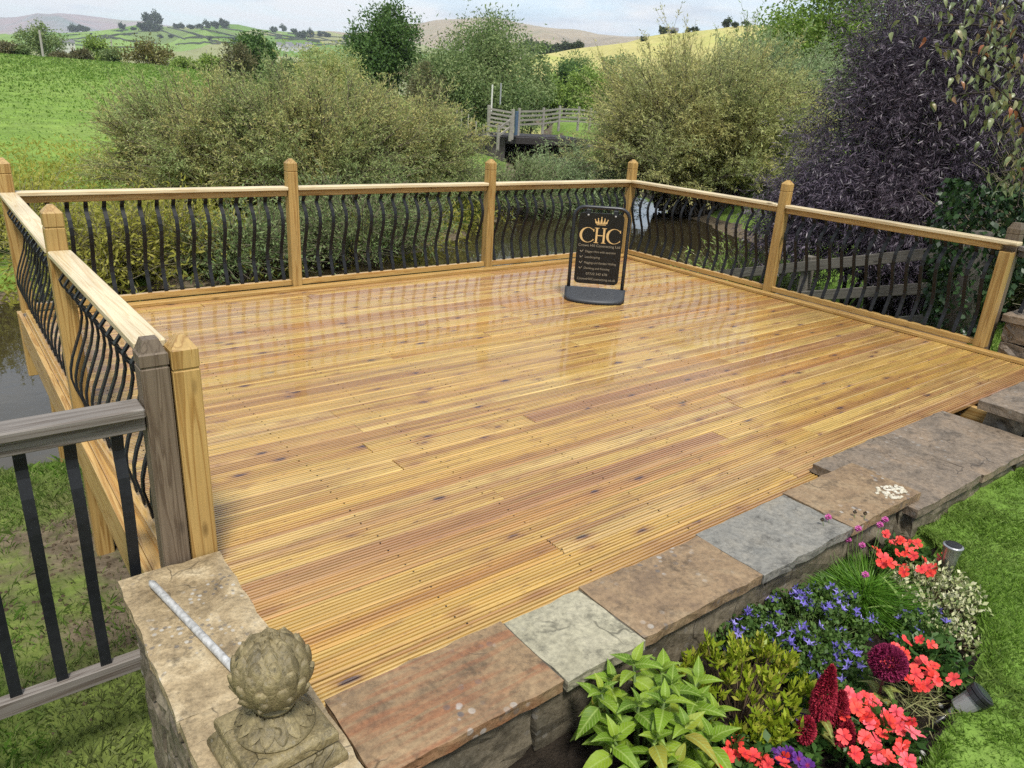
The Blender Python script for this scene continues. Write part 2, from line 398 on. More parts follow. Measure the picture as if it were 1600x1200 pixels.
M = {}
def make_materials():
    M['deck'] = mat_deck()
    M['new_x'] = mat_wood('new_softwood_x', (.50, .33, .125), (.32, .17, .045), 0, .5, coat=.1)
    M['new_y'] = mat_wood('new_softwood_y', (.50, .33, .125), (.32, .17, .045), 1, .5, coat=.1)
    M['new_z'] = mat_wood('new_softwood_z', (.42, .275, .095), (.26, .14, .036), 2, .5, ring=.8, coat=.1)
    M['pale_x'] = mat_wood('bleached_softwood_x', (.64, .54, .35), (.52, .39, .21), 0, .5, coat=.15)
    M['pale_y'] = mat_wood('bleached_softwood_y', (.56, .45, .26), (.46, .33, .15), 1, .5, coat=.15)
    M['wetrail_x'] = mat_wood('wet_softwood_x', (.47, .30, .10), (.33, .17, .045), 0, .35, coat=.3)
    M['wetrail_y'] = mat_wood('wet_softwood_y', (.47, .30, .10), (.33, .17, .045), 1, .35, coat=.3)
    M['old_x'] = mat_wood('weathered_wood_x', (.19, .17, .15), (.095, .075, .06), 0, .6)
    M['old_z'] = mat_wood('weathered_wood_z', (.165, .125, .085), (.085, .058, .036), 2, .6)
    M['greyfence'] = mat_wood('grey_fence_wood', (.17, .155, .13), (.085, .075, .06), 0, .8)
    M['gatewood'] = mat_wood('pale_grey_gate_wood', (.33, .31, .275), (.18, .165, .14), 0, .8)
    M['metal'] = mat_plain('black_painted_metal', (.010, .011, .013), .5, .3, 0, .2, 40)
    M['slab_sand'] = mat_stone('sandy_flagstone', (0.112, 0.074, 0.042), (0.215, 0.143, 0.076), (0.275, 0.193, 0.106), .8, streaks=(0.206, 0.086, 0.038))
    M['slab_pale'] = mat_stone('pale_grey_flagstone', (0.215, 0.197, 0.133), (0.292, 0.271, 0.190), (0.344, 0.316, 0.228), .12)
    M['slab_brown'] = mat_stone('brown_flagstone', (0.116, 0.078, 0.049), (0.211, 0.143, 0.080), (0.249, 0.184, 0.110), .6)
    M['slab_blue'] = mat_stone('blue_grey_flagstone', (0.133, 0.131, 0.118), (0.185, 0.176, 0.152), (0.215, 0.193, 0.152), .12)
    M['slab_rose'] = mat_stone('rosy_flagstone', (0.107, 0.086, 0.065), (0.168, 0.131, 0.095), (0.215, 0.156, 0.103), .2)
    M['slab_cap'] = mat_stone('pitted_cap_stone', (0.163, 0.119, 0.065), (0.310, 0.238, 0.137), (0.473, 0.394, 0.258), .6, 1.6)
    M['wallstone'] = mat_stone('damp_wall_stone', (.055, .05, .036), (.12, .10, .068), (.19, .16, .11), .2)
    M['pierstone'] = mat_stone('rough_pier_stone', (.04, .036, .028), (.12, .10, .07), (.22, .19, .13), .3)
    M['mortar'] = mat_stone('dark_mortar', (.045, .042, .03), (.08, .07, .05), (.12, .105, .08), 0)
    M['caststone'] = mat_stone('mossy_cast_stone', (0.065, 0.052, 0.024), (0.165, 0.132, 0.064), (0.260, 0.211, 0.106), .12, 2.4)
    M['galv'] = mat_plain('galvanised_steel', (.42, .42, .41), .55, .4, .25, .35, 60)
    M['soil'] = mat_ground('dark_soil', [(.012, .009, .006), (.03, .022, .015), (.055, .042, .03)], 14, 1.0, .9, .03)
    M['lawn'] = mat_ground('lawn_ground', [(0.077, 0.133, 0.023), (0.110, 0.192, 0.028), (0.154, 0.239, 0.045)], 3, .7)
    M['meadow'] = mat_meadow()
    M['water'] = mat_water()
    M['blade'] = leaf_mat('grass_blades', [(0.098, 0.187, 0.023), (0.143, 0.254, 0.032), (0.189, 0.311, 0.047), (0.229, 0.331, 0.088)], .4, .5, 1.6, [(0.126, 0.207, 0.035), (0.183, 0.276, 0.052), (0.217, 0.303, 0.082)])
    M['bladebank'] = leaf_mat('bank_blades', [(0.075, 0.153, 0.023), (0.119, 0.225, 0.031), (0.179, 0.286, 0.054), (0.253, 0.286, 0.106)], .35, .55, 1.1, [(0.134, 0.161, 0.054), (0.194, 0.225, 0.077)])
    M['bladefar'] = leaf_mat('meadow_blades', [(0.089, 0.175, 0.026), (0.137, 0.233, 0.039), (0.189, 0.281, 0.058), (0.231, 0.291, 0.091)], .35, .6, .05, [(0.105, 0.204, 0.026), (0.179, 0.281, 0.052)])
def mat_water():
    t = NT('river_water'); v = t.mapped((1, 1, 1)); n = t.noise(v, 2.2, 3, .5, .3); t.bump(n, .10, .05)
    return t.fin((.030, .024, .012), .035, .55)
def mat_meadow():
    t = NT('meadow_ground'); v = t.mapped()
    n1 = t.noise(v, .07, 6, .6); n2 = t.noise(v, 1.3, 5, .65); n3 = t.noise(t.mapped((1, 1, 1)), 9, 3, .6)
    c = t.ramp(n1, [(.3, (.11, .195, .028)), (.5, (.15, .235, .04)), (.7, (.20, .27, .065))])
    c = t.mix(.8, c, t.ramp(n2, [(.3, .6), (.7, 1.3)]), 'MULTIPLY')
    c = t.mix(.6, c, t.ramp(n3, [(.3, .6), (.7, 1.3)]), 'MULTIPLY')
    nr = t.n('ShaderNodeAttribute'); nr.attribute_name = 'near'
    c = t.mix(nr.outputs['Fac'], c, t.mix(.8, t.ramp(n2, [(.3, (.07, .105, .02)), (.7, (.14, .175, .04))]), t.ramp(n3, [(.3, .5), (.7, 1.4)]), 'MULTIPLY'))
    at_ = t.n('ShaderNodeAttribute'); at_.attribute_name = 'soil'
    sn = t.noise(v, 1.9, 5, .7)
    f = t.ramp(t.math('ADD', t.math('MULTIPLY', at_.outputs['Fac'], .8), t.math('MULTIPLY', sn, .7)), [(.66, 0.0), (.80, 1.0)])
    bn = t.noise(v, 12, 5, .7)
    c = t.mix(f, c, t.ramp(bn, [(.3, (.055, .042, .027)), (.7, (.17, .135, .09))]))
    t.bump(t.math('ADD', n2, n3), .6, .06); return t.fin(c, .9, .2)
make_materials()

# ================================================================ SETTING: terrain, river, hills
RIV = np.array([(-60, 5.5), (-25, 4.2), (-9, 3.6), (-3, 3.4), (3, 4.4), (7.5, 7.3), (11.3, 11.8), (16, 19), (20.5, 26.5), (27, 36), (45, 60), (75, 95)], float)
RIVW = np.array([3.2, 3.0, 2.8, 2.7, 3.2, 3.6, 2.5, 2.1, 1.6, 2.0, 2.4, 2.6])
WATER_Z = -1.5
def river_d(x, y):
    """distance to the river's edge (negative inside) and side (+1 = far bank)"""
    P = np.stack([x, y], -1); best = np.full(x.shape, 1e9); side = np.zeros(x.shape)
    for i in range(len(RIV)-1):
        a, b = RIV[i], RIV[i+1]; ab = b-a; t = np.clip(((P-a)@ab)/(ab@ab), 0, 1)
        q = a+t[..., None]*ab; w = RIVW[i]+(RIVW[i+1]-RIVW[i])*t
        dv = P-q; d = np.linalg.norm(dv, axis=-1)-w
        s = np.sign(ab[0]*dv[..., 1]-ab[1]*dv[..., 0])
        k = d < best; best = np.where(k, d, best); side = np.where(k, s, side)
    return best, side
def sstep(a, b, x):
    t = np.clip((x-a)/(b-a), 0, 1); return t*t*(3-2*t)
def ground_z(x, y):
    x = np.asarray(x, float); y = np.asarray(y, float)
    d, side = river_d(x, y)
    dx, dy = x-CAM_POS[0], y-CAM_POS[1]; r = np.hypot(dx, dy); b = np.degrees(np.arctan2(dx, dy))
    # near (garden) side
    left = np.interp(y, [-30, -5.5, -4, -1.7, 0, .7], [-.45, -.72, -.76, -.88, -1.2, -1.45])
    right = np.interp(y, [-30, -6, -4.5, -3, -1.5, 0, .7], [.2, -.2, -.3, -.5, -.85, -1.3, -1.5])
    k = np.clip((x+6.4)/6.5, 0, 1); gs = left*(1-k)+right*k
    gs = gs+np.clip(x-6, 0, 30)*.05
    # far side
    crest = np.interp(b, [-90, 3, 14, 22, 30, 60], [3.05, 3.05, 2.95, 2.0, 1.0, 1.0])
    n = np.clip(d, 0, 400)
    zf = np.interp(n, [0, 2.5, 8], [-1.5, -1.0, -.75])
    rise = np.interp(r, [18, 40, 100, 118, 135, 200], [0, .22, 1, 1.0, .85, .1])
    zf = zf+(crest+.75)*rise*np.clip(n/8, 0, 1)
    zf = np.where(r > 135, np.maximum(zf-(r-135)*.02, -6), zf)
    z = np.where(side > 0, zf, gs)
    nb = np.clip(d/1.2, 0, 1)
    z = np.where(d < 0, WATER_Z-np.minimum(-d*.6, .7), (WATER_Z-.02)*(1-nb)+z*nb)
    # raised garden where the lawn lies: keep this sheet below it
    lw = (x > -6.5) & (y < -4.9)
    z = np.where(lw, np.minimum(z, -.45), z)
    return z+.03*np.sin(x*1.7+y*.6)*np.sin(y*1.3-x*.4)*np.clip(r/10, .3, 2)
def build_ground():
    rr = np.concatenate([[.01], np.geomspace(.7, 60, 190), np.geomspace(63, 9000, 66)])
    bb = np.radians(np.concatenate([np.arange(-25, 96, .8), np.arange(96, 335, 7.)]))
    Rr, Bb = np.meshgrid(rr, bb, indexing='ij'); X = CAM_POS[0]+Rr*np.sin(Bb); Y = CAM_POS[1]+Rr*np.cos(Bb)
    Z = ground_z(X, Y); n, m_ = X.shape
    V = np.stack([X, Y, Z], -1).reshape(-1, 3)
    i, j = np.meshgrid(np.arange(n-1), np.arange(m_), indexing='ij'); j2 = (j+1) % m_
    F = np.stack([i*m_+j, (i+1)*m_+j, (i+1)*m_+j2, i*m_+j2], -1).reshape(-1, 4)[:, ::-1]
    me = np_mesh('ground', V, F, M['meadow'], True)
    soil = np.exp(-(((V[:, 0]+6.2)/1.5)**2+((V[:, 1]+2.2)/1.9)**2)*.9)*.60
    soil = np.maximum(soil, np.where((V[:, 0] < -5.5) & (V[:, 1] < .8) & (V[:, 1] > -6), .27, 0))
    d, s = river_d(V[:, 0], V[:, 1]); soil = np.maximum(soil, np.where((d < .6), 1.0, 0))
    under = (V[:, 0] > -6.2) & (V[:, 0] < 0) & (V[:, 1] < 0) & (V[:, 1] > -5); soil = np.where(under, 1.0, soil)
    a = me.attributes.new('soil', 'FLOAT', 'POINT'); a.data.foreach_set('value', soil.astype(np.float32))
    near = np.where((s < 0) & (V[:, 0] < 0), 1.0, 0.0); a = me.attributes.new('near', 'FLOAT', 'POINT'); a.data.foreach_set('value', near.astype(np.float32))
    tag(put('ground', me), kind='structure')
    # river surface
    L = []; Rt = []
    for k in range(len(RIV)):
        t = RIV[min(k+1, len(RIV)-1)]-RIV[max(k-1, 0)]; t = t/np.linalg.norm(t); nn = np.array([-t[1], t[0]]); w = RIVW[k]+1.0
        L.append((*(RIV[k]+nn*w), WATER_Z)); Rt.append((*(RIV[k]-nn*w), WATER_Z))
    k = len(RIV); me = MB().add(L+Rt, [(k+i, k+i+1, i+1, i) for i in range(k-1)]).mesh('river')
    tag(put('river', me, M['water']), kind='structure')
build_ground()

def hill_z(sky, r0, r1, z0, b, r):
    e = np.interp(b, [p[0] for p in sky], [p[1] for p in sky])
    top = CAM_POS[2]+r1*np.tan(np.radians(e)); t = np.clip((r-r0)/(r1-r0), 0, 1)
    s = np.where(t < 1, .35*t+.65*t*t*(3-2*t), 1)
    z = z0+(top-z0)*s
    z = np.where(r > r1, top-(r-r1)*.16, z)
    return z+(r1-r0)*.012*np.sin(b*1.1+r/r1*7)*np.sin(r/(r1-r0)*9)*np.clip(t*(1-t)*4, 0, 1)
HILLS = {}
def hill(name, label, sky, r0, r1, z0, mat, b0, b1, nb=90, nr=40):
    HILLS[name] = (sky, r0, r1, z0)
    b = np.linspace(b0, b1, nb); r = np.concatenate([np.linspace(r0, r1, nr), np.linspace(r1*1.02, r1*1.4, 8)])
    B, Q = np.meshgrid(b, r, indexing='ij'); Z = hill_z(sky, r0, r1, z0, B, Q)
    ed = sstep(b0, b0+3, B)*(1-sstep(b1-3, b1, B)); Z = z0-3+(Z-z0+3)*ed
    X = CAM_POS[0]+Q*np.sin(np.radians(B)); Y = CAM_POS[1]+Q*np.cos(np.radians(B))
    V = np.stack([X, Y, Z], -1).reshape(-1, 3); n, m_ = X.shape
    i, j = np.meshgrid(np.arange(n-1), np.arange(m_-1), indexing='ij')
    F = np.stack([i*m_+j, i*m_+j+1, (i+1)*m_+j+1, (i+1)*m_+j], -1).reshape(-1, 4)[:, ::-1]
    tag(put(name, np_mesh(name, V, F, mat, True)), kind='structure')
def on_hill(name, b, r):
    z = float(hill_z(*HILLS[name], np.array(b), np.array(r)))
    return Vector((CAM_POS[0]+r*math.sin(R(b)), CAM_POS[1]+r*math.cos(R(b)), z))
def hill_mat(name, cols, scale, patch=None):
    t = NT(name); v = t.mapped((1, 1, 2)); n1 = t.noise(v, scale, 6, .6, .3); n2 = t.noise(v, scale*7, 5, .65)
    k = len(cols); c = t.ramp(n1, [(.3+.4*i/max(k-1, 1), x) for i, x in enumerate(cols)])
    if patch:   # enclosed fields, one tint each
        kd, kc = t.voro(t.mapped((1, 1, .3)), patch[0]); c = t.mix(patch[1], c, t.ramp(kc, [(0, patch[2]), (.35, patch[3]), (.6, patch[4]), (.85, patch[5]), (1, patch[2])], 'CONSTANT'))
    c = t.mix(.6, c, t.ramp(n2, [(.3, .7), (.7, 1.25)]), 'MULTIPLY')
    return t.fin(c, .95, .1)
moorA = hill_mat('heather_moor', [(.12, .17, .14), (.17, .18, .17), (.27, .20, .19), (.24, .26, .17)], .0012)
hill('far_moor_hill', '', [(-40, 2.2), (0, 2.5), (5.3, 2.72), (6.9, 2.95), (7.9, 3.26), (9.1, 3.26), (11.4, 3.22), (14.3, 3.12), (17, 3.0), (24, 2.6), (40, 2.2), (60, 2)], 3200, 7000, -6, moorA, -40, 60)
greenH = hill_mat('enclosed_pasture', [(.10, .165, .04), (.13, .21, .045), (.17, .22, .07)], .002, (.0042, .75, (.10, .19, .03), (.17, .26, .06), (.25, .24, .12), (.12, .165, .055)))
hill('pasture_hill', '', [(-35, 1.0), (0, 1.3), (5.1, 1.75), (8.5, 2.2), (12, 2.74), (13.9, 3.05), (15.8, 3.17), (17.7, 3.38), (19.7, 3.37), (21.7, 3.34), (25.5, 3.40), (28, 3.3), (33, 2.9), (42, 2.0), (52, 1.2)], 900, 2300, -6, greenH, -35, 55)
moorC = hill_mat('bracken_moor', [(.17, .14, .085), (.25, .20, .125), (.30, .24, .15), (.19, .18, .10)], .003)
hill('bracken_moor_hill', '', [(20, 3.0), (26, 3.6), (30.5, 4.35), (31.6, 4.8), (34, 5.0), (36.9, 5.0), (38.2, 4.88), (40.5, 4.6), (42.7, 4.55), (45.8, 4.45), (52, 4.3), (70, 4)], 1600, 4200, -6, moorC, 18, 75)
strawH = hill_mat('straw_yellow_pasture', [(.33, .33, .10), (.40, .36, .14), (.30, .33, .09)], .02)
hill('straw_pasture_hill', '', [(30, .5), (36, 2.2), (38.8, 3.0), (40.6, 3.26), (42.7, 3.75), (44.9, 4.1), (47, 4.6), (50, 5.1), (52, 5.3), (58, 5.9), (75, 6.0), (100, 5)], 150, 420, -3, strawH, 30, 100)

# ================================================================ DECK
DX0, DX1, DY0 = -6.36, -0.02, -4.99
def board_mesh(L_):
    w = .119; n = 7; p = w/n; z = []; y0 = -w/2; prof = []
    for i in range(n):
        a = y0+i*p
        prof += [(a+.0026, -.0085), (a+.0036, -.0006), (a+.0046, 0), (a+p-.0046, 0), (a+p-.0036, -.0006), (a+p-.0026, -.0085)]
    prof = [(y0, -.004), (y0, -.0035)]+prof[1:-1]+[(w/2, -.0035), (w/2, -.004)]
    lo = [(w/2, -.028), (y0, -.028)]
    allp = prof+lo; k = len(allp)
    vs = [(-L_/2, y, zz) for y, zz in allp]+[(L_/2, y, zz) for y, zz in allp]
    fs = [(i, k+i, k+(i+1) % k, (i+1) % k) for i in range(k)]+[tuple(range(k)), tuple(range(2*k-1, k-1, -1))]
    return MB().add(vs, fs).mesh('board')
deck = thing('wooden_deck', 'large wet grooved softwood deck running out over the river bank', 'deck', (-3.2, -2.4, 0))
def loc_in(parent, p): return Vector(p)-parent.location
def build_boards():
    cache = {}
    pitch = .1235; nrow = int((-.075-DY0)/pitch)
    rr = random.Random(5)
    for i in range(nrow+1):
        yc = -.075-pitch*(i+.5)
        xs, xe = DX0, DX1
        if yc < -4.03: xs = -6.24
        if yc < -4.80: xe = -3.40
        cuts = [xs]; x = xs+rr.choice([1.2, 2.0, 2.8, 3.4, 3.9])+rr.uniform(-.1, .1)
        while x < xe-.7:
            cuts.append(x); x += rr.choice([3.0, 3.6, 4.2])+rr.uniform(-.05, .05)
        cuts.append(xe)
        for a, b in zip(cuts[:-1], cuts[1:]):
            L_ = round(b-a-.004, 2); me = cache.setdefault(L_, None)
            if me is None: me = cache[L_] = board_mesh(L_)
            put('board', me, M['deck'], deck, loc_in(deck, ((a+b)/2, yc, rr.uniform(-.0012, .0012))), (rr.uniform(-.004, .004), 0, rr.uniform(-.0008, .0008)+(math.pi if rr.random() < .5 else 0)))
build_boards()
def deck_screws():
    g = MB(); rr = random.Random(8)
    for k in range(11):
        x = -6.2+k*.6
        for i in range(40):
            y0 = -.075-.1235*(i+.5)
            if y0 < -4.8 and x > -3.4 or y0 < -4.03 and x < -6.15: continue
            for s in (-.0345, .0345):
                g.lathe([(.0042, .0), (.0038, .0011)], 7, (x+rr.uniform(-.012, .012)+3.2, y0+s+2.4+rr.uniform(-.003, .003), .0008))
    o = g.build('deck_screws', mat_plain('dark_screw', (.05, .042, .035), .5, .5, .6), deck); o['kind'] = 'stuff'
def part_box(name, lo, hi, mat, parent, bevel=.003):
    lo = Vector(lo); hi = Vector(hi); c = (lo+hi)/2; h = (hi-lo)/2
    o = MB().box(-h, h).build(name, mat, parent, c-parent.location if parent else c, bevel=bevel); return o
deck_screws()
# frame under the boards, outer fascia boards, edge trim strips
part_box('fascia', (-6.445, -4.00, -.235), (-6.415, -2.292, -.005), M['new_y'], deck)
part_box('fascia', (-6.445, -2.188, -.235), (-6.415, .08, -.005), M['new_y'], deck)
part_box('fascia', (-6.41, .045, -.235), (.05, .085, -.008), M['new_x'], deck)
part_box('fascia', (.05, -4.4, -.235), (.09, .04, -.008), M['new_y'], deck)
part_box('edge_plank', (-6.414, -3.99, -.03), (DX0-.003, .04, -.002), M['wetrail_y'], deck)
for k in range(11):
    x = -6.2+k*.6; part_box('joist', (x-.022, -4.9 if x > -6.1 else -3.95, -.20), (x+.022, .03, -.034), M['new_y'], deck)
part_box('edge_trim', (-6.34, -.135, .0015), (-.04, -.052, .030), M['wetrail_x'], deck)
part_box('edge_trim', (-.135, -5.2, .0015), (-.052, -.138, .030), M['wetrail_y'], deck)
for y in (-1.75, -3.75):     # legs under the deck
    part_box('support_post', (-6.36, y-.05, -1.1), (-6.26, y+.05, -.205), M['new_z'], deck)
part_box('support_post', (-6.45, .09, -.52), (-6.36, .18, -.01), M['new_z'], deck)
for x, y in ((-6.3, -.05), (-4.2, -.05), (-2.1, -.05), (-.1, -.05), (-.1, -2.2), (-.1, -4.2), (-3, -2.4), (-5, -2.4)):
    part_box('support_post', (x-.05, y-.05, -2.1), (x+.05, y+.05, -.205), M['new_z'], deck)

# ---------------------------------------------------------------- railings
def post_mesh(h, w=.09, apex=.033, groove=.075, flat=0.0):
    """square newel with a groove below a shallow pyramid top; origin at base"""
    a = w/2; g = .004; zt = h-apex
    lv = [(a, 0), (a, zt-groove-.006), (a-g, zt-groove-.003), (a-g, zt-groove+.003), (a, zt-groove+.006), (a, zt-.006), (a-.005, zt), (max(flat, .012), h)]
    vs = []; fs = []
    for r, z in lv: vs += [(-r, -r, z), (r, -r, z), (r, r, z), (-r, r, z)]
    for i in range(len(lv)-1):
        for j in range(4): fs.append((i*4+j, i*4+(j+1) % 4, (i+1)*4+(j+1) % 4, (i+1)*4+j))
    k = len(lv)-1; fs += [(3, 2, 1, 0), (k*4, k*4+1, k*4+2, k*4+3)]
    me = MB().add(vs, fs).mesh('post')
    bm = bmesh.new(); bm.from_mesh(me)
    es = [e for e in bm.edges if abs(e.verts[0].co.z-e.verts[1].co.z) > .05]
    bmesh.ops.bevel(bm, geom=es, offset=.004, segments=2, affect='EDGES'); bm.to_mesh(me); bm.free()
    return me
RZ = .915
def bal_profile(z1, z0, amp=.046):
    ts = [(0, 0), (.035, 0), (.085, -.62), (.12, -.45), (.19, .55), (.26, .95), (.33, .98), (.42, .62), (.50, .10), (.60, -.55), (.68, -.90), (.75, -.97), (.83, -.70), (.90, -.30), (.96, -.05), (1, 0)]
    return [(o*amp, z1+(z0-z1)*t) for t, o in ts]
def baluster_mesh(axis, z1=.845, z0=.07, w=.030, t=.009, sign=1, amp=.046):
    """axis 'x': rail runs along x and the bar bows along y (inward = -y*sign)"""
    pr = bal_profile(z1, z0, amp)
    if axis == 'x': pts = [(0, -o*sign, z) for o, z in pr]; wd = (1, 0, 0)
    else: pts = [(o*sign, 0, z) for o, z in pr]; wd = (0, 1, 0)
    return MB().ribbon(pts, w, t, wd).mesh('baluster')
def rail_run(root, a, b, axis, post_ends, n_bal, bal, cap_w=.105, over=(0, 0), zb=.03, z=RZ):
    """one bay between two posts: handrail board, sub rail, bottom rail, balusters"""
    A = Vector(a); B = Vector(b); d = (B-A).normalized(); L_ = (B-A).length; ang = math.atan2(d.y, d.x)
    mid = (A+B)/2; h = L_/2
    def bar(name, lo, hi, mat, zc, shift=0.0, bevel=.004):
        o = MB().box(Vector(lo), Vector(hi)).build(name, mat, root, (mid.x-root.location.x, mid.y-root.location.y, zc), (0, 0, ang), bevel=bevel); return o
    e0, e1 = over
    bar('handrail', (-h-e0, -cap_w/2, -.032), (h+e1, cap_w/2, 0), M['pale_x'], z, bevel=.006)
    bar('sub_rail', (-h, -.022, -.082), (h, .022, -.0335), M['new_x'], z)
    bar('bottom_rail', (-h, -.024, 0), (h, .024, .052), M['wetrail_x'], zb)
    for i in range(n_bal):
        t = (i+.5)/n_bal; p = A+(B-A)*t
        put('baluster', bal, M['metal'], root, (p.x-root.location.x, p.y-root.location.y, 0))
PM = post_mesh(1.122)           # newel standing on the edge trim, apex 1.15 m above the deck
XB, XC = -4.271, -2.111; YE, YF = -2.135, -4.222; XL = -6.385; YG = -2.24
back = thing('deck_railing', 'back deck railing along the river with four newel posts and bowed black balusters', 'railing', (-3.2, 0, 0))
for x in (XL, XB, XC, 0):
    put('post', PM, M['new_z'], back, (x+3.2, 0, .0285))
bx = baluster_mesh('x')
for a, b in ((XL, XB), (XB, XC), (XC, 0)): rail_run(back, (a+.046, 0, 0), (b-.046, 0, 0), 'x', None, 16, bx)
right = thing('deck_railing', 'right hand deck railing sloping away in front of the purple shrub', 'railing', (0, -2.1, 0))
put('post', PM, M['new_z'], right, (0, YE+2.1, .0285))
put('post', MB().box((-.045, -.045, 0), (.045, .045, .80)).mesh('post', bevel=.004), M['new_z'], right, (0, YF+2.1, .0285))
by = baluster_mesh('y', sign=-1)
rail_run(right, (0, -.046, 0), (0, YE+.046, 0), 'y', None, 16, by)
rail_run(right, (0, YE-.046, 0), (0, YF+.046, 0), 'y', None, 16, by, over=(0, .12))
left = thing('deck_railing', 'left hand deck railing with pale handrail running towards the stone pier', 'railing', (-6.38, -2, 0))
put('post', post_mesh(2.0), M['new_z'], left, (-.0, YG+2, -.866))
for z in (0,):
    pa = (XL, -.046, 0); pb = (-6.378, YG+.046, 0); pc = (-6.376, YG-.046, 0); pd = (-6.34, -3.935, 0)
    byl = baluster_mesh('y', sign=1)
    rail_run(left, pa, pb, 'y', None, 16, byl, zb=.0)
    rail_run(left, pc, pd, 'y', None, 13, byl, zb=.0)
put('post', post_mesh(1.29, apex=.04), M['new_z'], left, (-6.255+6.38, -3.984+2, -.35))

# old fence on the left, same pattern but weathered
fence = thing('garden_fence', 'old weathered grey fence with wide black balusters beside the pier', 'fence', (-6.353, -3.985, 0))
put('post', post_mesh(2.0, apex=.042, groove=.05, flat=.025), M['old_z'], fence, (0, .002, -1.06))
def old_fence():
    me = MB().box((-.75, -.055, -.035), (.75, .055, 0)).mesh('handrail', bevel=.005); put('handrail', me, M['old_x'], fence, (-.80, -.015, .722))
    me = MB().box((-.75, -.024, -.052), (.75, .024, 0)).mesh('sub_rail', bevel=.003); put('sub_rail', me, M['old_x'], fence, (-.80, -.02, .685))
    me = MB().box((-.75, -.024, -.06), (.75, .024, 0)).mesh('bottom_rail', bevel=.003); put('bottom_rail', me, M['old_x'], fence, (-.80, -.01, -.265))
    b = baluster_mesh('x', .64, -.27, .036, .009, amp=.020)
    for i in range(9): put('baluster', b, M['metal'], fence, (-.135-.139*i, -.012, 0))
old_fence()
# old fence on the right, next to the cut-off end post
rf = thing('garden_fence', 'old fence post and rail standing on the stone pier at the right edge', 'fence', (.12, -4.20, 0))
put('post', post_mesh(1.3, w=.10, apex=.04, groove=.05, flat=.03), M['old_z'], rf, (0, 0, -.25))
put('handrail', MB().box((-.05, -1.6, -.035), (.05, 0, 0)).mesh('handrail', bevel=.004), M['old_x'], rf, (.03, -.055, .87))
put('sub_rail', MB().box((-.022, -1.6, -.05), (.022, 0, 0)).mesh('sub_rail', bevel=.003), M['old_x'], rf, (.03, -.055, .833))
bm_ = baluster_mesh('y', .80, .34, .032, .009, -1)
for i in range(9): put('baluster', bm_, M['metal'], rf, (.03, -.19-.14*i, 0))

# ================================================================ STONE WALLS
def rough_slab(lo, hi, seed, jag=.007, res=.05, top=.0022):
    """flagstone: slightly uneven top, riven edge"""
    r = np.random.default_rng(seed); x0, y0, z0 = lo; x1, y1, z1 = hi
    nx = max(3, int((x1-x0)/res)); ny = max(3, int((y1-y0)/res)); X, Y = np.meshgrid(np.linspace(x0, x1, nx), np.linspace(y0, y1, ny), indexing='ij')
    ex = np.zeros(X.shape, bool); ex[0] = ex[-1] = True; ex[:, 0] = ex[:, -1] = True
    ph = r.uniform(0, 6.3, 4); Zt = z1+top*(np.sin(X*9+ph[0])*np.cos(Y*11+ph[1])+r.normal(size=X.shape)*.5)
    Zt = np.where(ex, Zt-.004, Zt)
    jx = r.normal(size=X.shape)*jag*.35; jy = r.normal(size=X.shape)*jag*.35
    Xt = X+np.where(ex, jx, 0); Yt = Y+np.where(ex, jy, 0)
    vs = [tuple(p) for p in np.stack([Xt, Yt, Zt], -1).reshape(-1, 3)]; fs = []
    for i in range(nx-1):
        for j in range(ny-1): fs.append((i*ny+j, (i+1)*ny+j, (i+1)*ny+j+1, i*ny+j+1))
    loop = [i*ny for i in range(nx)]+[(nx-1)*ny+j for j in range(1, ny)]+[i*ny+ny-1 for i in range(nx-2, -1, -1)]+[j for j in range(ny-2, 0, -1)]
    base = len(vs); cx, cy = (x0+x1)/2, (y0+y1)/2; k = len(loop)
    for lev in (.4, 1.0):
        for q in loop:
            x, y, z = vs[q]; s = 1+r.normal()*.004; o = r.uniform(-jag, jag*.4)*.6
            d = Vector((x-cx, y-cy, 0)).normalized()
            vs.append((x+d.x*o, y+d.y*o, z1+(z0-z1)*lev))
    prev = loop
    for lv in range(2):
        cur = [base+lv*k+i for i in range(k)]
        for i in range(k): fs.append((prev[i], cur[i], cur[(i+1) % k], prev[(i+1) % k]))
        prev = cur
    fs.append(tuple(prev))
    return vs, fs
def slab(name, lo, hi, mat, parent, seed, label=None, **k):
    c = (Vector(lo)+Vector(hi))/2; lo2 = Vector(lo)-c; hi2 = Vector(hi)-c
    vs, fs = rough_slab(lo2, hi2, seed, **k); me = MB().add(vs, fs).mesh(name)
    bm = bmesh.new(); bm.from_mesh(me); bmesh.ops.recalc_face_normals(bm, faces=bm.faces); bm.to_mesh(me); bm.free()
    o = put(name, me, mat, parent, c-parent.location)
    if label: o['label'] = label
    return o
def stone_mesh(lx, ly, lz, seed, amp=.012, sub=4):
    r = np.random.default_rng(seed); bm = bmesh.new(); bmesh.ops.create_cube(bm, size=1)
    bmesh.ops.subdivide_edges(bm, edges=bm.edges, cuts=sub-1, use_grid_fill=True)
    for v in bm.verts:
        c = v.co.copy(); e = sum(1 for q in c if abs(abs(q)-.5) < 1e-4)
        s = 1.0 if e <= 1 else (.975 if e == 2 else .94)
        v.co = Vector((c.x*lx*s, c.y*ly*s, c.z*lz*s))+Vector(r.normal(size=3))*amp*(.5 if e > 1 else 1)
    me = bpy.data.meshes.new('wall_stone'); bm.to_mesh(me); bm.free(); return me
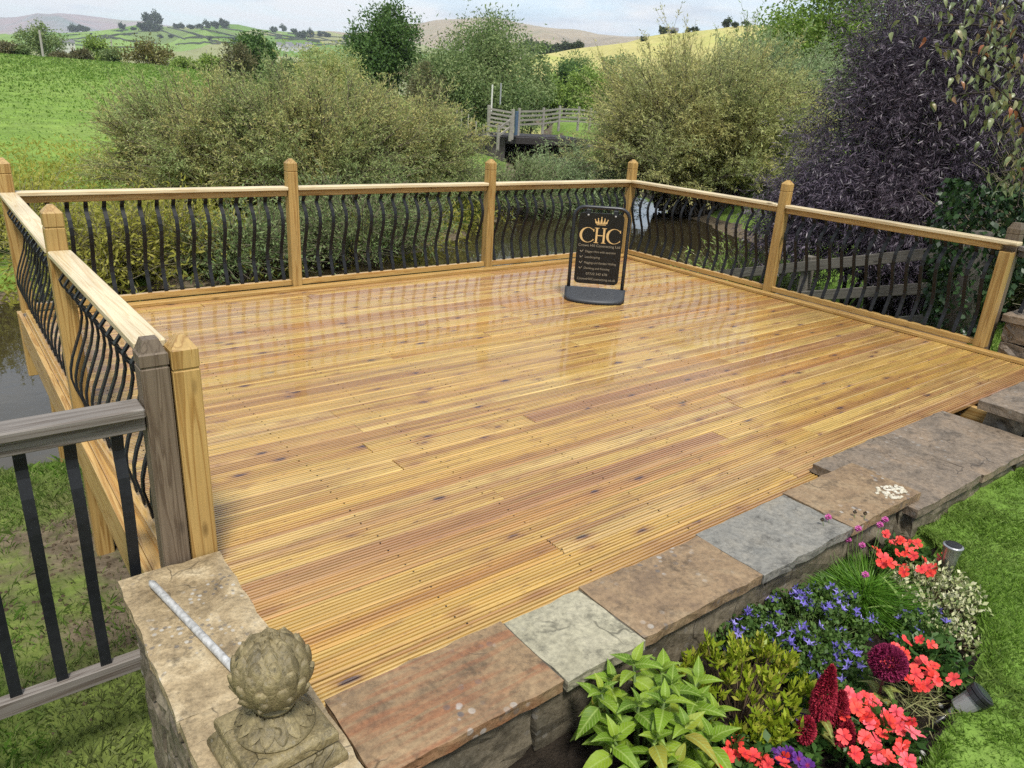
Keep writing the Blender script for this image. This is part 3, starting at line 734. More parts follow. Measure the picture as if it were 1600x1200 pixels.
def stone_face(parent, x0, x1, yface, z0, z1, mat, seed, axis='x', depth=.09, courses=2, lens=(.25, .5), amp=.008, nrm=-1):
    """courses of wall stones along x (facing -y) or along y (facing -x)"""
    rr = random.Random(seed); h = (z1-z0)/courses; n = 0
    for c in range(courses):
        p = x0+(rr.uniform(-.15, 0) if c % 2 else 0)
        while p < x1-.04:
            L_ = min(rr.uniform(*lens), x1-p); 
            if L_ < .06: break
            a = max(p, x0); Lr = p+L_-a
            if Lr > .05:
                pr = rr.uniform(-.012, .012)
                if axis == 'x': me = stone_mesh(Lr-.008, depth, h-.008, seed*100+n, amp); pos = (a+Lr/2, yface+depth/2+pr, z0+h*(c+.5))
                else: me = stone_mesh(depth, Lr-.008, h-.008, seed*100+n, amp); pos = (yface+depth/2+pr, a+Lr/2, z0+h*(c+.5))
                put('wall_stone', me, mat, parent, Vector(pos)-parent.location); n += 1
            p += L_
wall = thing('stone_wall', 'low garden wall topped with mixed flagstones between the deck and the flower bed', 'wall', (-4.8, -5.1, -.1)); wall['kind'] = 'thing'
CZ = .10
slab('coping_slab', (-6.195, -5.275, CZ-.045), (-5.562, -4.945, CZ), M['slab_sand'], wall, 1, 'sandy flagstone with rust red streaks and lichen')
slab('coping_slab', (-5.556, -5.285, CZ-.045), (-5.215, -4.955, CZ-.002), M['slab_pale'], wall, 2, 'pale grey square flagstone')
slab('coping_slab', (-5.209, -5.275, CZ-.045), (-4.553, -4.955, CZ+.001), M['slab_brown'], wall, 3, 'brown flagstone with dark lichen specks')
slab('coping_slab', (-4.547, -5.280, CZ-.045), (-3.915, -4.94, CZ), M['slab_blue'], wall, 4, 'blue grey flagstone')
slab('coping_slab', (-3.909, -5.285, CZ-.045), (-3.305, -4.93, CZ+.004), M['slab_brown'], wall, 5, 'brown end flagstone with a white crusted patch')
part_box('wall_core', (-6.19, -5.20, -.5), (-3.33, -4.995, CZ-.047), M['mortar'], wall, 0)
stone_face(wall, -6.19, -3.32, -5.255, -.42, CZ-.047, M['wallstone'], 3, courses=2, lens=(.4, .75))
for xj in (-5.559, -5.212, -4.55, -3.912): part_box('mortar_joint', (xj-.004, -5.262, CZ-.04), (xj+.004, -4.955, CZ-.007), M['mortar'], wall, 0)
# white crust patch on the end slab: small lichen lumps
def crust():
    vs = MB(); rr = random.Random(4)
    c0 = at(1392, 768, z=CZ+.006)
    for i in range(60):
        a = rr.uniform(0, 6.3); q = math.sqrt(rr.random()); x = c0.x+math.cos(a)*q*.09; y = c0.y+math.sin(a)*q*.055; s = rr.uniform(.006, .014)
        vs.lathe([(s, 0), (s*.9, s*.3), (s*.4, s*.55)], 6, (x-wall.location.x, y-wall.location.y, CZ+.0045-wall.location.z))
    vs.build('lichen_crust', mat_stone('white_crust', (.30, .24, .14), (.52, .48, .38), (.62, .58, .50), 0, 6), wall)
crust()
step = thing('stone_step', 'two rosy grey flagstones set level with the deck where the wall steps back', 'step', (-2.7, -5.0, -.1))
slab('step_slab', (-3.40, -5.335, .005), (-2.712, -4.775, .055), M['slab_rose'], step, 8)
slab('step_slab', (-2.706, -5.345, .005), (-1.93, -4.78, .053), M['slab_rose'], step, 9)
part_box('step_core', (-3.385, -5.26, -.5), (-1.95, -4.83, .003), M['mortar'], step, 0)
stone_face(step, -3.39, -1.95, -5.305, -.3, .003, M['wallstone'], 9, courses=2, lens=(.3, .6))
blk = thing('stone_block', 'raised grey stone block beside the flagstone step at the right edge', 'block', (-1.3, -5.2, 0))
slab('cap_slab', (-1.93, -5.40, .13), (-.6, -4.965, .19), M['slab_rose'], blk, 12)
stone_face(blk, -1.90, -.6, -5.37, -.3, .128, M['pierstone'], 12, courses=2, lens=(.35, .6), depth=.12)
stone_face(blk, -5.35, -5.0, -1.90, -.3, .128, M['pierstone'], 13, axis='y', courses=2, lens=(.2, .35), depth=.12)
part_box('block_core', (-1.82, -5.30, -.3), (-.6, -5.0, .126), M['mortar'], blk, 0)
pierR = thing('stone_pier', 'squat pier of stone blocks under the old fence post at the right', 'pier', (.3, -4.6, 0))
slab('cap_slab', (.055, -5.6, .265), (.6, -4.30, .325), M['slab_rose'], pierR, 14)
stone_face(pierR, -5.55, -4.33, .085, -.25, .263, M['slab_rose'], 15, axis='y', courses=3, lens=(.3, .5), depth=.12)
stone_face(pierR, .09, .58, -4.44, -.25, .263, M['slab_rose'], 16, courses=3, lens=(.25, .5), depth=.12)
part_box('pier_core', (.18, -5.5, -.25), (.55, -4.40, .262), M['mortar'], pierR, 0)
# pier on the left
pier = thing('stone_pier', 'rough stone pier with broad pitted cap stones carrying the finial', 'pier', (-6.38, -4.7, -.3))
slab('cap_slab', (-6.555, -4.80, CZ-.05), (-6.212, -4.042, CZ), M['slab_cap'], pier, 21, res=.035, top=.004)
slab('cap_slab', (-6.555, -5.75, CZ-.05), (-6.203, -4.806, CZ-.001), M['slab_cap'], pier, 22, res=.035, top=.004)
part_box('pier_core', (-6.45, -5.7, -1.0), (-6.25, -4.1, CZ-.052), M['mortar'], pier, 0)
stone_face(pier, -5.72, -4.06, -6.52, -.95, CZ-.052, M['pierstone'], 23, axis='y', courses=5, lens=(.16, .38), depth=.12, amp=.008)
stone_face(pier, -6.50, -6.24, -4.10, -.95, CZ-.052, M['pierstone'], 24, courses=5, lens=(.12, .2), depth=.05, amp=.01)
stone_face(pier, -6.45, -6.2, -5.72, -.95, CZ-.052, M['pierstone'], 25, courses=5, lens=(.12, .2), depth=.05, amp=.01)

# ---------------------------------------------------------------- finial
def finial():
    t = thing('stone_finial', 'mossy cast stone pineapple finial on a square leaf carved plinth', 'finial', (-6.372, -5.055, CZ+.003), R(4))
    m_ = M['caststone']
    def sq(levels):
        b = MB(); vs = []; fs = []
        for r, z in levels: vs += [(-r, -r, z), (r, -r, z), (r, r, z), (-r, r, z)]
        for i in range(len(levels)-1):
            for j in range(4): fs.append((i*4+j, i*4+(j+1) % 4, (i+1)*4+(j+1) % 4, (i+1)*4+j))
        k = len(levels)-1; fs += [(3, 2, 1, 0), (k*4, k*4+1, k*4+2, k*4+3)]
        return b.add(vs, fs)
    sq([(.135, 0), (.135, .02), (.12, .045), (.108, .055), (.118, .062), (.118, .088), (.108, .098), (.098, .100)]).build('plinth', m_, t, bevel=.003)
    # carved scrolls at the plinth corners
    for k in range(4):
        g = MB()
        for q in range(5):
            a = -0.5+q*.25; g.tube([(.105+.035*math.cos(a)*s, .035*math.sin(a)*1.6*s, .012+.03*(1-s)) for s in (.1, .6, 1.0)], [.012, .011, .004], 5)
        g.build('scroll', m_, t, (0, 0, .002), (0, 0, R(90*k)), smooth=True)
    MB().lathe([(.100, .100), (.102, .108), (.088, .114), (.06, .138), (.047, .155), (.045, .165), (.055, .172), (.055, .178), (.04, .182)], 32).build('collar', m_, t, smooth=True)
    lf = MB()
    n = 7; vs = []; fs = []
    for i in range(n):
        s = i/(n-1); w = .019*math.sin(math.pi*min(1, .18+s*.80))**.8; r = .052+.046*s; z = .158-.048*s**.75+.004
        vs += [(r, -w, z-.004), (r, -w*.5, z+.002), (r+.001, 0, z-.001), (r, w*.5, z+.002), (r, w, z-.004)]
    for i in range(n-1):
        for j in range(4): fs.append((i*5+j, (i+1)*5+j, (i+1)*5+j+1, i*5+j+1))
    lm = MB().add(vs, fs).mesh('collar_leaf', True)
    for k in range(14): put('collar_leaf', lm, m_, t, (0, 0, .001), (0, 0, 2*math.pi*k/14))
    RB = .099; C = (0, 0, .270)
    MB().lathe([(RB*.97*math.sin(R(a)), C[2]-RB*.97*math.cos(R(a))) for a in range(4, 178, 6)], 32).build('ball', m_, t, smooth=True)
    # overlapping scales, tips standing proud
    rows = [(-52, 8), (-32, 10), (-12, 11), (8, 11), (28, 10), (46, 8), (62, 6), (76, 4)]
    for ri, (el, cnt) in enumerate(rows):
        ce = math.cos(R(el)); hw = min(math.pi*RB*ce/cnt*1.16, .036); hl = .040 if el < 50 else .030
        vs = []; fs = []; nn = 7
        for i in range(nn):
            s = i/(nn-1); e = el-15+s*37*(hl/.040)
            wv = hw*(.80+.20*math.sin(math.pi*s))*(1.0 if s < .55 else max(.34, math.sqrt(max(0, 1-((s-.55)/.47)**2))))
            lift = RB*(1.0-.025+.085*s**1.4)
            for j in (-1, -.5, 0, .5, 1):
                a = j*wv/(RB*max(.25, math.cos(R(min(e, 80))))); rr_ = lift-.011*abs(j)**1.8+(.0016 if j == 0 else 0)
                vs.append((rr_*math.cos(R(e))*math.cos(a), rr_*math.cos(R(e))*math.sin(a), rr_*math.sin(R(e))))
        for i in range(nn-1):
            for j in range(4): fs.append((i*5+j, i*5+j+1, (i+1)*5+j+1, (i+1)*5+j))
        b = len(vs); tipc = vs[(nn-1)*5+2]   # close the tip back to the ball
        for j in range(5):
            p = Vector(vs[(nn-1)*5+j]).normalized()*RB*.97; vs.append((p.x, p.y, p.z))
        for j in range(4): fs.append(((nn-1)*5+j, (nn-1)*5+j+1, b+j+1, b+j))
        me = MB().add(vs, fs).mesh('scale', True)
        for k in range(cnt): put('scale', me, m_, t, C, (0, 0, 2*math.pi*(k+.5*(ri % 2))/cnt))
finial()
# metal stake lying on the cap
def stake():
    a = at(238, 912, z=CZ+.018); b = at(372, 1052, z=CZ+.018); d = (b-a).normalized()
    g = MB().tube([a-d*.02-b*0-a, Vector((0, 0, 0)), (b-a), (b-a)+d*.05], [.004, .0125, .0125, .0125], 12)
    o = g.build('metal_stake', M['galv'], None, a, smooth=True)
    tag(o, 'pointed galvanised metal stake lying on the pier cap', 'stake')
stake()

# ---------------------------------------------------------------- sign
def sign():
    P0 = Vector((-1.946, -1.547, .0)); u = Vector((.396, -.364, 0)).normalized(); ang = math.atan2(u.y, u.x)
    t = thing('pavement_sign', 'black swinging pavement sign with gold lettering standing on the deck', 'sign', P0, ang)
    dark = mat_plain('sign_frame_black', (.012, .014, .018), .35, .5, 0, .1, 20)
    rubber = mat_plain('recycled_rubber', (.035, .038, .043), .5, .4, 0, .25, 90, .2)
    # moulded base: half-round foot rising to a ridge
    n = 18; vs = []; fs = []
    for i in range(n+1):
        s = i/n; x = -.285+.57*s; k = math.sqrt(max(0, 1-(2*s-1)**2)); dpt = .045+.15*k**.9
        vs += [(x, -dpt, .003), (x, -dpt+.012, .045-.008*k), (x, -dpt*.55, .05-.012*k), (x, -.02, .115), (x, .02, .115), (x, dpt*.55, .05-.012*k), (x, dpt-.012, .045-.008*k), (x, dpt, .003)]
    for i in range(n):
        for j in range(8): fs.append((i*8+j, (i+1)*8+j, (i+1)*8+(j+1) % 8, i*8+(j+1) % 8))
    fs += [tuple(range(8)), tuple(n*8+j for j in range(7, -1, -1))]
    me = MB().add(vs, fs).mesh('base', True); put('base', me, rubber, t)
    # bent tube frame
    hw, top, rc = .253, .865, .10; pts = [(-hw, 0, .05), (-hw, 0, .3), (-hw, 0, .55), (-hw, 0, top-rc)]
    pts += [(-hw+rc-rc*math.cos(R(a)), 0, top-rc+rc*math.sin(R(a))) for a in range(15, 91, 15)]
    pts += [(hw-rc+rc*math.sin(R(a)), 0, top-rc+rc*math.cos(R(a))) for a in range(0, 91, 15)]
    pts += [(hw, 0, .55), (hw, 0, .3), (hw, 0, .05)]
    MB().tube(pts, .0165, 10).build('frame', dark, t, smooth=True)
    # panel with rounded corners, hung from two brackets
    W, z0, z1, rc = .208, .155, .815, .045; out = []
    for cx, cz, a0 in ((W-rc, z1-rc, 0), (-W+rc, z1-rc, 90), (-W+rc, z0+rc, 180), (W-rc, z0+rc, 270)):
        for a in range(0, 91, 15): out.append((cx+rc*math.cos(R(a0+a)), cz+rc*math.sin(R(a0+a))))
    k = len(out); vs = [(x, -.006, z) for x, z in out]+[(x, .006, z) for x, z in out]
    fs = [tuple(range(k)), tuple(range(2*k-1, k-1, -1))]+[(i, k+i, k+(i+1) % k, (i+1) % k) for i in range(k)]
    pn = MB().add(vs, fs).build('panel', mat_plain('sign_panel_black', (.008, .007, .006), .3, .4, 0, .1, 20), t)
    for sx in (-.125, .125):
        MB().box((sx-.022, -.012, .80), (sx+.022, .012, .845)).build('bracket', dark, t, bevel=.003)
        MB().lathe([(.009, 0), (.009, .004), (.004, .006)], 10).build('bolt', M['galv'], t, (sx, -.0065, .795), (R(90), 0, 0))
    gold = mat_plain('gold_print', (.55, .36, .15), .45, .5, 0, .12, 30); pale = mat_plain('cream_print', (.24, .20, .14), .5, .4, 0, .1, 30)
    yf = -.0075
    def flat(name, polys, mat):
        """polys: lists of outline points (x,z), extruded a millimetre proud of the panel"""
        g = MB()
        for p in polys:
            k_ = len(p); vs = [(x, yf, z) for x, z in p]+[(x, -.0062, z) for x, z in p]
            g.add(vs, [tuple(range(k_)), tuple(range(2*k_-1, k_-1, -1))]+[(i, k_+i, k_+(i+1) % k_, (i+1) % k_) for i in range(k_)])
        return g.build(name, mat, pn)
    def bigC(cx, cz, rx, rz):
        ps = []; a0, a1, n_ = 42, 318, 26
        for i in range(n_):
            A = a0+(a1-a0)*i/n_; B = a0+(a1-a0)*(i+1)/n_
            def th(a): return .007+.016*max(0, -math.cos(R(a)))**.8
            q = []
            for a, s in ((A, 0), (B, 0), (B, 1), (A, 1)):
                tk = th(a)*s; q.append((cx+(rx-tk)*math.cos(R(a)), cz+(rz-tk*.6)*math.sin(R(a))))
            ps.append(q)
        ex, ez = cx+rx*math.cos(R(42)), cz+rz*math.sin(R(42))
        ps.append([(ex-.004, ez-.012), (ex+.005, ez-.014), (ex+.004, ez+.012), (ex-.004, ez+.008)])
        ex, ez = cx+rx*math.cos(R(318)), cz+rz*math.sin(R(318))
        ps.append([(ex-.004, ez-.004), (ex+.005, ez-.002), (ex+.006, ez+.010), (ex-.003, ez+.010)])
        return ps
    flat('letter', bigC(-.118, .612, .073, .070), gold)
    flat('letter', bigC(.128, .612, .073, .070), gold)
    H = []
    for sx in (-.034, .034): H += [[(sx-.009, .548), (sx+.009, .548), (sx+.009, .676), (sx-.009, .676)], [(sx-.021, .542), (sx+.021, .542), (sx+.021, .5475), (sx-.021, .5475)], [(sx-.021, .6765), (sx+.021, .6765), (sx+.021, .682), (sx-.021, .682)]]
    H.append([(-.0245, .608), (.0245, .608), (.0245, .616), (-.0245, .616)]); flat('letter', H, gold)
    cr = [[(-.042, .708), (.042, .708), (.043, .713), (-.043, .713)], [(-.044, .718), (.044, .718), (.045, .722), (-.045, .722)]]
    for x0, xt, zt in ((-.042, -.058, .752), (-.026, -.030, .762), (0, 0, .775), (.026, .030, .762), (.042, .058, .752)):
        cr.append([(x0-.012, .7225), (x0+.012, .7225), (xt+.0025, zt), (xt-.0025, zt)])
        cr.append([(xt+.0055*math.cos(R(a)), zt+.004+.0055*math.sin(R(a))) for a in range(0, 360, 60)])
    flat('crown', cr, gold)
    def text(s, x, z, size, mat, align='LEFT', width=None):
        c = bpy.data.curves.new('lettering', 'FONT'); c.body = s; c.size = size; c.align_x = align; c.extrude = .0004
        o = bpy.data.objects.new('lettering', c); COL.objects.link(o); bpy.context.view_layer.update()
        me = bpy.data.meshes.new_from_object(o); bpy.data.objects.remove(o)
        xs = [v.co.x for v in me.vertices]; w0 = max(xs)-min(xs); k_ = width/w0 if width else 1
        for v in me.vertices: v.co.x *= k_
        put('lettering', me, mat, pn, (x, yf, z), (R(90), 0, 0))
    text('Crown Hill Contracting Ltd', 0, .505, .034, pale, 'CENTER', .385)
    for s, z, w in (('Digger Hire with operator', .450, .285), ('Landscaping', .398, .14), ('Flagging and Garden Walling', .345, .295), ('Decking and Fencing', .293, .24)):
        text(s, -.125, z, .028, pale, 'LEFT', w)
        flat('tick', [[(-.175, z+.014), (-.168, z+.018), (-.158, z+.004), (-.162, z)], [(-.160, z), (-.155, z+.003), (-.142, z+.020), (-.147, z+.022)]], pale)
    text('07722 343 678', 0, .240, .030, pale, 'CENTER', .20)
    text('CrownHillContracting.co.uk', 0, .190, .032, pale, 'CENTER', .36)
sign()

# ================================================================ LAWN, FLOWER BED
LZ = -.10
BED = [(-6.19, -5.19), (-3.32, -5.19), (-3.33, -5.36), (-3.39, -5.47), (-3.64, -5.70), (-3.91, -5.86), (-4.16, -5.94), (-4.44, -5.97), (-4.75, -6.01), (-5.2, -6.10), (-6.19, -6.3)]
def in_poly(x, y, poly):
    x = np.asarray(x); y = np.asarray(y); r = np.zeros(x.shape, bool); n = len(poly)
    for i in range(n):
        (x0, y0), (x1, y1) = poly[i], poly[(i+1) % n]
        c = ((y0 > y) != (y1 > y)) & (x < (x1-x0)*(y-y0)/(y1-y0+1e-12)+x0); r ^= c
    return r
def build_lawn():
    xs = np.concatenate([np.arange(-6.2, -1, .05), np.geomspace(1, 30, 40)-2]); ys = np.concatenate([-5.19-np.arange(0, 1.6, .05), -6.8-np.geomspace(.05, 25, 40)])
    X, Y = np.meshgrid(xs, ys, indexing='ij'); Z = LZ+.012*np.sin(X*3.1)*np.cos(Y*2.7)+.006*RNG.normal(size=X.shape)
    ib = in_poly(X, Y, BED); Z = np.where(ib, LZ-.075+.02*RNG.normal(size=X.shape), Z)
    n, m_ = X.shape; i, j = np.meshgrid(np.arange(n-1), np.arange(m_-1), indexing='ij')
    F = np.stack([i*m_+j, i*m_+j+1, (i+1)*m_+j+1, (i+1)*m_+j], -1).reshape(-1, 4)
    V = np.stack([X, Y, Z], -1).reshape(-1, 3); me = np_mesh('lawn', V, F, M['lawn'], True); me.materials.append(M['soil'])
    c = V[F].mean(1); mi = in_poly(c[:, 0], c[:, 1], BED).astype(np.int32); me.polygons.foreach_set('material_index', mi); me.update()
    tag(put('lawn', me), kind='structure')
build_lawn()
def scatter(n, box):
    return RNG.uniform(box[0], box[1], n), RNG.uniform(box[2], box[3], n)
def lawn_grass():
    P = []
    x, y = scatter(190000, (-5.2, 1.0, -6.9, -5.2)); k = ~in_poly(x, y, BED) & ~((x < -3.3) & (y > -5.28)) & ~((x < -1.93) & (y > -5.32)) & ~(y > -5.42+np.zeros_like(x)) | ((x < -1.93) & (x > -3.3) & (y < -5.32) & (y > -5.45))
    x, y = x[k], y[k]
    # only where the garden can be looked at from this end: density falls with distance
    d = np.hypot(x-CAM_POS[0], y-CAM_POS[1]); q = RNG.random(len(x)) < np.clip(4.2/d, .25, 1); x, y = x[q], y[q]
    z = np.full(len(x), LZ-.004); p = np.stack([x, y, z], 1)
    h = RNG.uniform(.009, .028, len(x))*(1+.5*(np.sin(x*7)*np.sin(y*6) > .3)); w = RNG.uniform(.0022, .0042, len(x))
    o = put('lawn_grass', blade_mesh('lawn_grass', p, h, w, M['blade'], 1.3)); tag(o, 'short mown grass of the lawn beside the flower bed', 'grass', kind='stuff')
    # lush fringe along the bed edge
    B = np.array(BED[1:10]); t = RNG.uniform(0, len(B)-1.001, 5200); i = t.astype(int); f = (t-i)[:, None]
    p2 = B[i]*(1-f)+B[i+1]*f; p2 = p2+RNG.normal(size=p2.shape)*.022+np.array([.02, -.03]); q = ~in_poly(p2[:, 0]-.01, p2[:, 1]+.02, BED); p2 = p2[q]
    p3 = np.concatenate([p2, np.full((len(p2), 1), LZ-.01)], 1); h = RNG.uniform(.02, .048, len(p3)); w = RNG.uniform(.0025, .0045, len(p3))
    o = put('edging_grass', blade_mesh('edging_grass', p3, h, w, M['blade'], .9)); tag(o, 'longer fresh grass along the edge of the flower bed', 'grass', kind='stuff')
lawn_grass()
def lower_grass():
    x, y = scatter(150000, (-9.0, -5.6, -5.2, .9)); d, s = river_d(x, y); k = (d > .25) & ~((x > -6.56) & (y < -4.0)); x, y = x[k], y[k]
    sm = np.exp(-(((x+6.2)/1.5)**2+((y+2.2)/1.9)**2)*.9)
    nz = .5+.5*np.sin(x*4.1+1.3*np.sin(y*2.3))*np.sin(y*3.3+x); q = RNG.random(len(x)) > np.clip(sm*.95+nz*.3-.15, 0, .95); x, y = x[q], y[q]
    z = ground_z(x, y)-.005; p = np.stack([x, y, z], 1); h = RNG.uniform(.02, .06, len(x))*(1+.8*(RNG.random(len(x)) > .93)); w = RNG.uniform(.003, .006, len(x))
    o = put('bank_grass', blade_mesh('bank_grass', p, h, w, M['bladebank'], 1.2)); tag(o, 'patchy grass on the lower ground beside the deck', 'grass', kind='stuff')
    # right hand bank beyond the deck
    x, y = scatter(60000, (.2, 9.0, -4.6, 4.0)); d, s = river_d(x, y); k = (d > .2) & (s < 0); x, y = x[k], y[k]
    z = ground_z(x, y)-.01; p = np.stack([x, y, z], 1); h = RNG.uniform(.04, .12, len(x)); w = RNG.uniform(.006, .012, len(x))
    o = put('bank_grass', blade_mesh('bank_grass', p, h, w, M['bladefar'], 1.0)); tag(o, 'bright grass on the bank behind the right hand railing', 'grass', kind='stuff')
    # clods on the worn earth
    g = MB(); rr = random.Random(9)
    for i in range(420):
        x = rr.gauss(-6.6, .5); y = rr.gauss(-2.3, .9); 
        if x > -5.9: continue
        s = rr.uniform(.003, .013); z = float(ground_z(x, y)); g.lathe([(s, -.3*s), (s*1.1, s*.2), (s*.5, s*.8)], 5, (x, y, z))
    o = g.build('earth_clods', mat_plain('dry_earth', (.07, .052, .034), .95, .1, 0, .4, 9), None); tag(o, 'loose lumps of earth on the worn ground under the deck edge', 'soil', kind='stuff')
    e = part_box('timber_edging', (-6.3, -1.70, -.93), (-5.4, -1.62, -.83), M['old_x'], None); tag(e, 'low timber edging board on the ground under the deck', 'edging')
    e = part_box('plastic_sheet', (-6.36, -1.64, -1.0), (-6.27, -1.56, -.24), mat_plain('dark_plastic_sheet', (.05, .052, .058), .4), None); tag(e, 'dark grey plastic sheet behind the deck leg', 'sheet')
lower_grass()

# ---------------------------------------------------------------- plants of the bed
SOILZ = LZ-.075
def leaf_blade_mesh(name, L_, W_, droop=.25, nx=7, fold=.22, tip=1.0):
    vs = []; fs = []
    for i in range(nx):
        s = i/(nx-1); w = W_*.5*(math.sin(math.pi*min(1, s**.66*.985+.012)))**1.05; x = L_*s; z = -droop*L_*s*s+.06*L_*math.sin(math.pi*s)
        for j in (-1, -.5, 0, .5, 1): vs.append((x, j*w, z+abs(j)*w*fold))
    for i in range(nx-1):
        for j in range(4): fs.append((i*5+j, (i+1)*5+j, (i+1)*5+j+1, i*5+j+1))
    return MB().add(vs, fs).mesh(name, True)
def mat_veined(name, c1, c2, c3):
    t = NT(name); r = t.rand(); v = t.mapped(); sp = t.n('ShaderNodeSeparateXYZ'); t.l(v, sp.inputs[0])
    a = t.math('ABSOLUTE', sp.outputs[1]); k = t.math('SUBTRACT', sp.outputs[0], t.math('MULTIPLY', a, .9))
    w = t.math('FRACT', t.math('MULTIPLY', k, 85.0)); vein = t.ramp(w, [(0, 1.0), (.12, 0.0), (.88, 0.0), (1, 1.0)])
    midr = t.ramp(a, [(.0, 1.0), (.0016, 0.0)])
    c = t.ramp(r, [(0, c1), (.5, c2), (.93, c3), (1.0, (.30, .26, .04))])
    nz = t.noise(t.mapped(offs=t.randoff()), 25, 3); c = t.mix(.5, c, t.ramp(nz, [(.3, .7), (.7, 1.2)]), 'MULTIPLY')
    c = t.mix(t.math('MULTIPLY', t.math('MAXIMUM', vein, midr), .7), c, (.36, .46, .13))
    t.bump(vein, .5, .002); t.fin(c, .5, .28); t.translucent(c, .3); return t.m
GREEN_STEM = mat_plain('green_stem', (.09, .14, .03), .6); BROWN_STEM = mat_plain('brown_stem', (.10, .065, .035), .8)
def orient(dirv, roll=0.0):
    """euler for a leaf whose local +x points along dirv"""
    d = Vector(dirv).normalized(); q = d.to_track_quat('X', 'Z'); return (q.to_matrix().to_4x4()@Matrix.Rotation(roll, 4, 'X')).to_euler()
def hydrangea():
    c = at(1012, 1135, z=SOILZ+.16); c = Vector((c.x, c.y, SOILZ))
    t = thing('hydrangea', 'bushy hydrangea with large bright green veined leaves at the foot of the wall', 'shrub', c)
    m_ = mat_veined('hydrangea_leaf', (.085, .17, .010), (.15, .255, .015), (.23, .33, .025)); rr = random.Random(3)
    lm = [leaf_blade_mesh('leaf', .108, .053, .35), leaf_blade_mesh('leaf', .100, .050, .55), leaf_blade_mesh('leaf', .085, .040, .2)]
    heads = [(-.14, .08, .30), (-.06, .00, .27), (.02, .10, .31), (.06, -.02, .30), (-.09, -.10, .25), (.00, -.13, .26), (.11, .06, .26), (.13, -.07, .24), (.19, -.02, .25), (-.17, -.02, .22), (.07, -.17, .21), (.17, .10, .20), (-.03, .14, .24), (-.11, .03, .20), (.03, .03, .22), (.09, -.11, .17), (-.05, -.16, .18), (-.15, -.09, .15), (.15, .02, .16), (-.02, -.06, .31), (.20, -.09, .17), (-.08, .12, .17), (.03, -.20, .14)]
    st = MB()
    for hx, hy, hz in heads:
        st.tube([(hx*.35, hy*.35, 0), (hx*.7, hy*.7, hz*.6), (hx, hy, hz)], [.006, .005, .004], 6)
        a0 = rr.uniform(0, 6.28)
        for tier, (n, el, zz, sc) in enumerate(((2, 58, .012, .6), (2, 34, .0, .85), (2, 14, -.025, 1.05), (2, -8, -.055, 1.15))):
            for k in range(n):
                a = a0+tier*1.57+k*math.pi+rr.uniform(-.25, .25); e = R(el+rr.uniform(-10, 10))
                d = (math.cos(a)*math.cos(e), math.sin(a)*math.cos(e), math.sin(e))
                put('leaf', rr.choice(lm), m_, t, (hx, hy, hz+zz), orient(d, rr.uniform(-.3, .3)), sc*rr.uniform(.85, 1.1))
    st.build('stems', GREEN_STEM, t, smooth=True)
hydrangea()
def shrub_cloud(name, label, c, rad, nclump, per, ln, wd, mat, seed, updir=.6, stems=True, stem_mat=None, jit=1.0):
    """small bush: twigs ending in leaf rosettes"""
    r = np.random.default_rng(seed); t = thing(name, label, 'plant', c)
    a = r.uniform(0, 6.28, nclump); q = np.sqrt(r.random(nclump)); hx = q*np.cos(a)*rad[0]; hy = q*np.sin(a)*rad[1]
    hz = rad[2]*(1-.55*q**2)*r.uniform(.55, 1.08, nclump); H = np.stack([hx, hy, hz], 1)
    P = np.repeat(H, per, 0)+r.normal(size=(nclump*per, 3))*np.array([.012, .012, .02])*jit; d = r.normal(size=(nclump*per, 3)); d[:, 2] = np.abs(d[:, 2])*.7+updir
    me = leaf_mesh('foliage', P, d, r.uniform(.7, 1.2, len(P))*ln, r.uniform(.8, 1.15, len(P))*wd, mat, fold=.15, mid=.5)
    put('foliage', me, None, t)
    if stems:
        B = H*np.array([.3, .3, 0]); mid_ = (B+H)/2*np.array([1.1, 1.1, .9]); V, F = path_arrays(np.stack([B, mid_, H], 1), .0035, .0015, 4)
        put('stems', np_mesh('stems', V, F, stem_mat or BROWN_STEM), None, t)
    return t, H
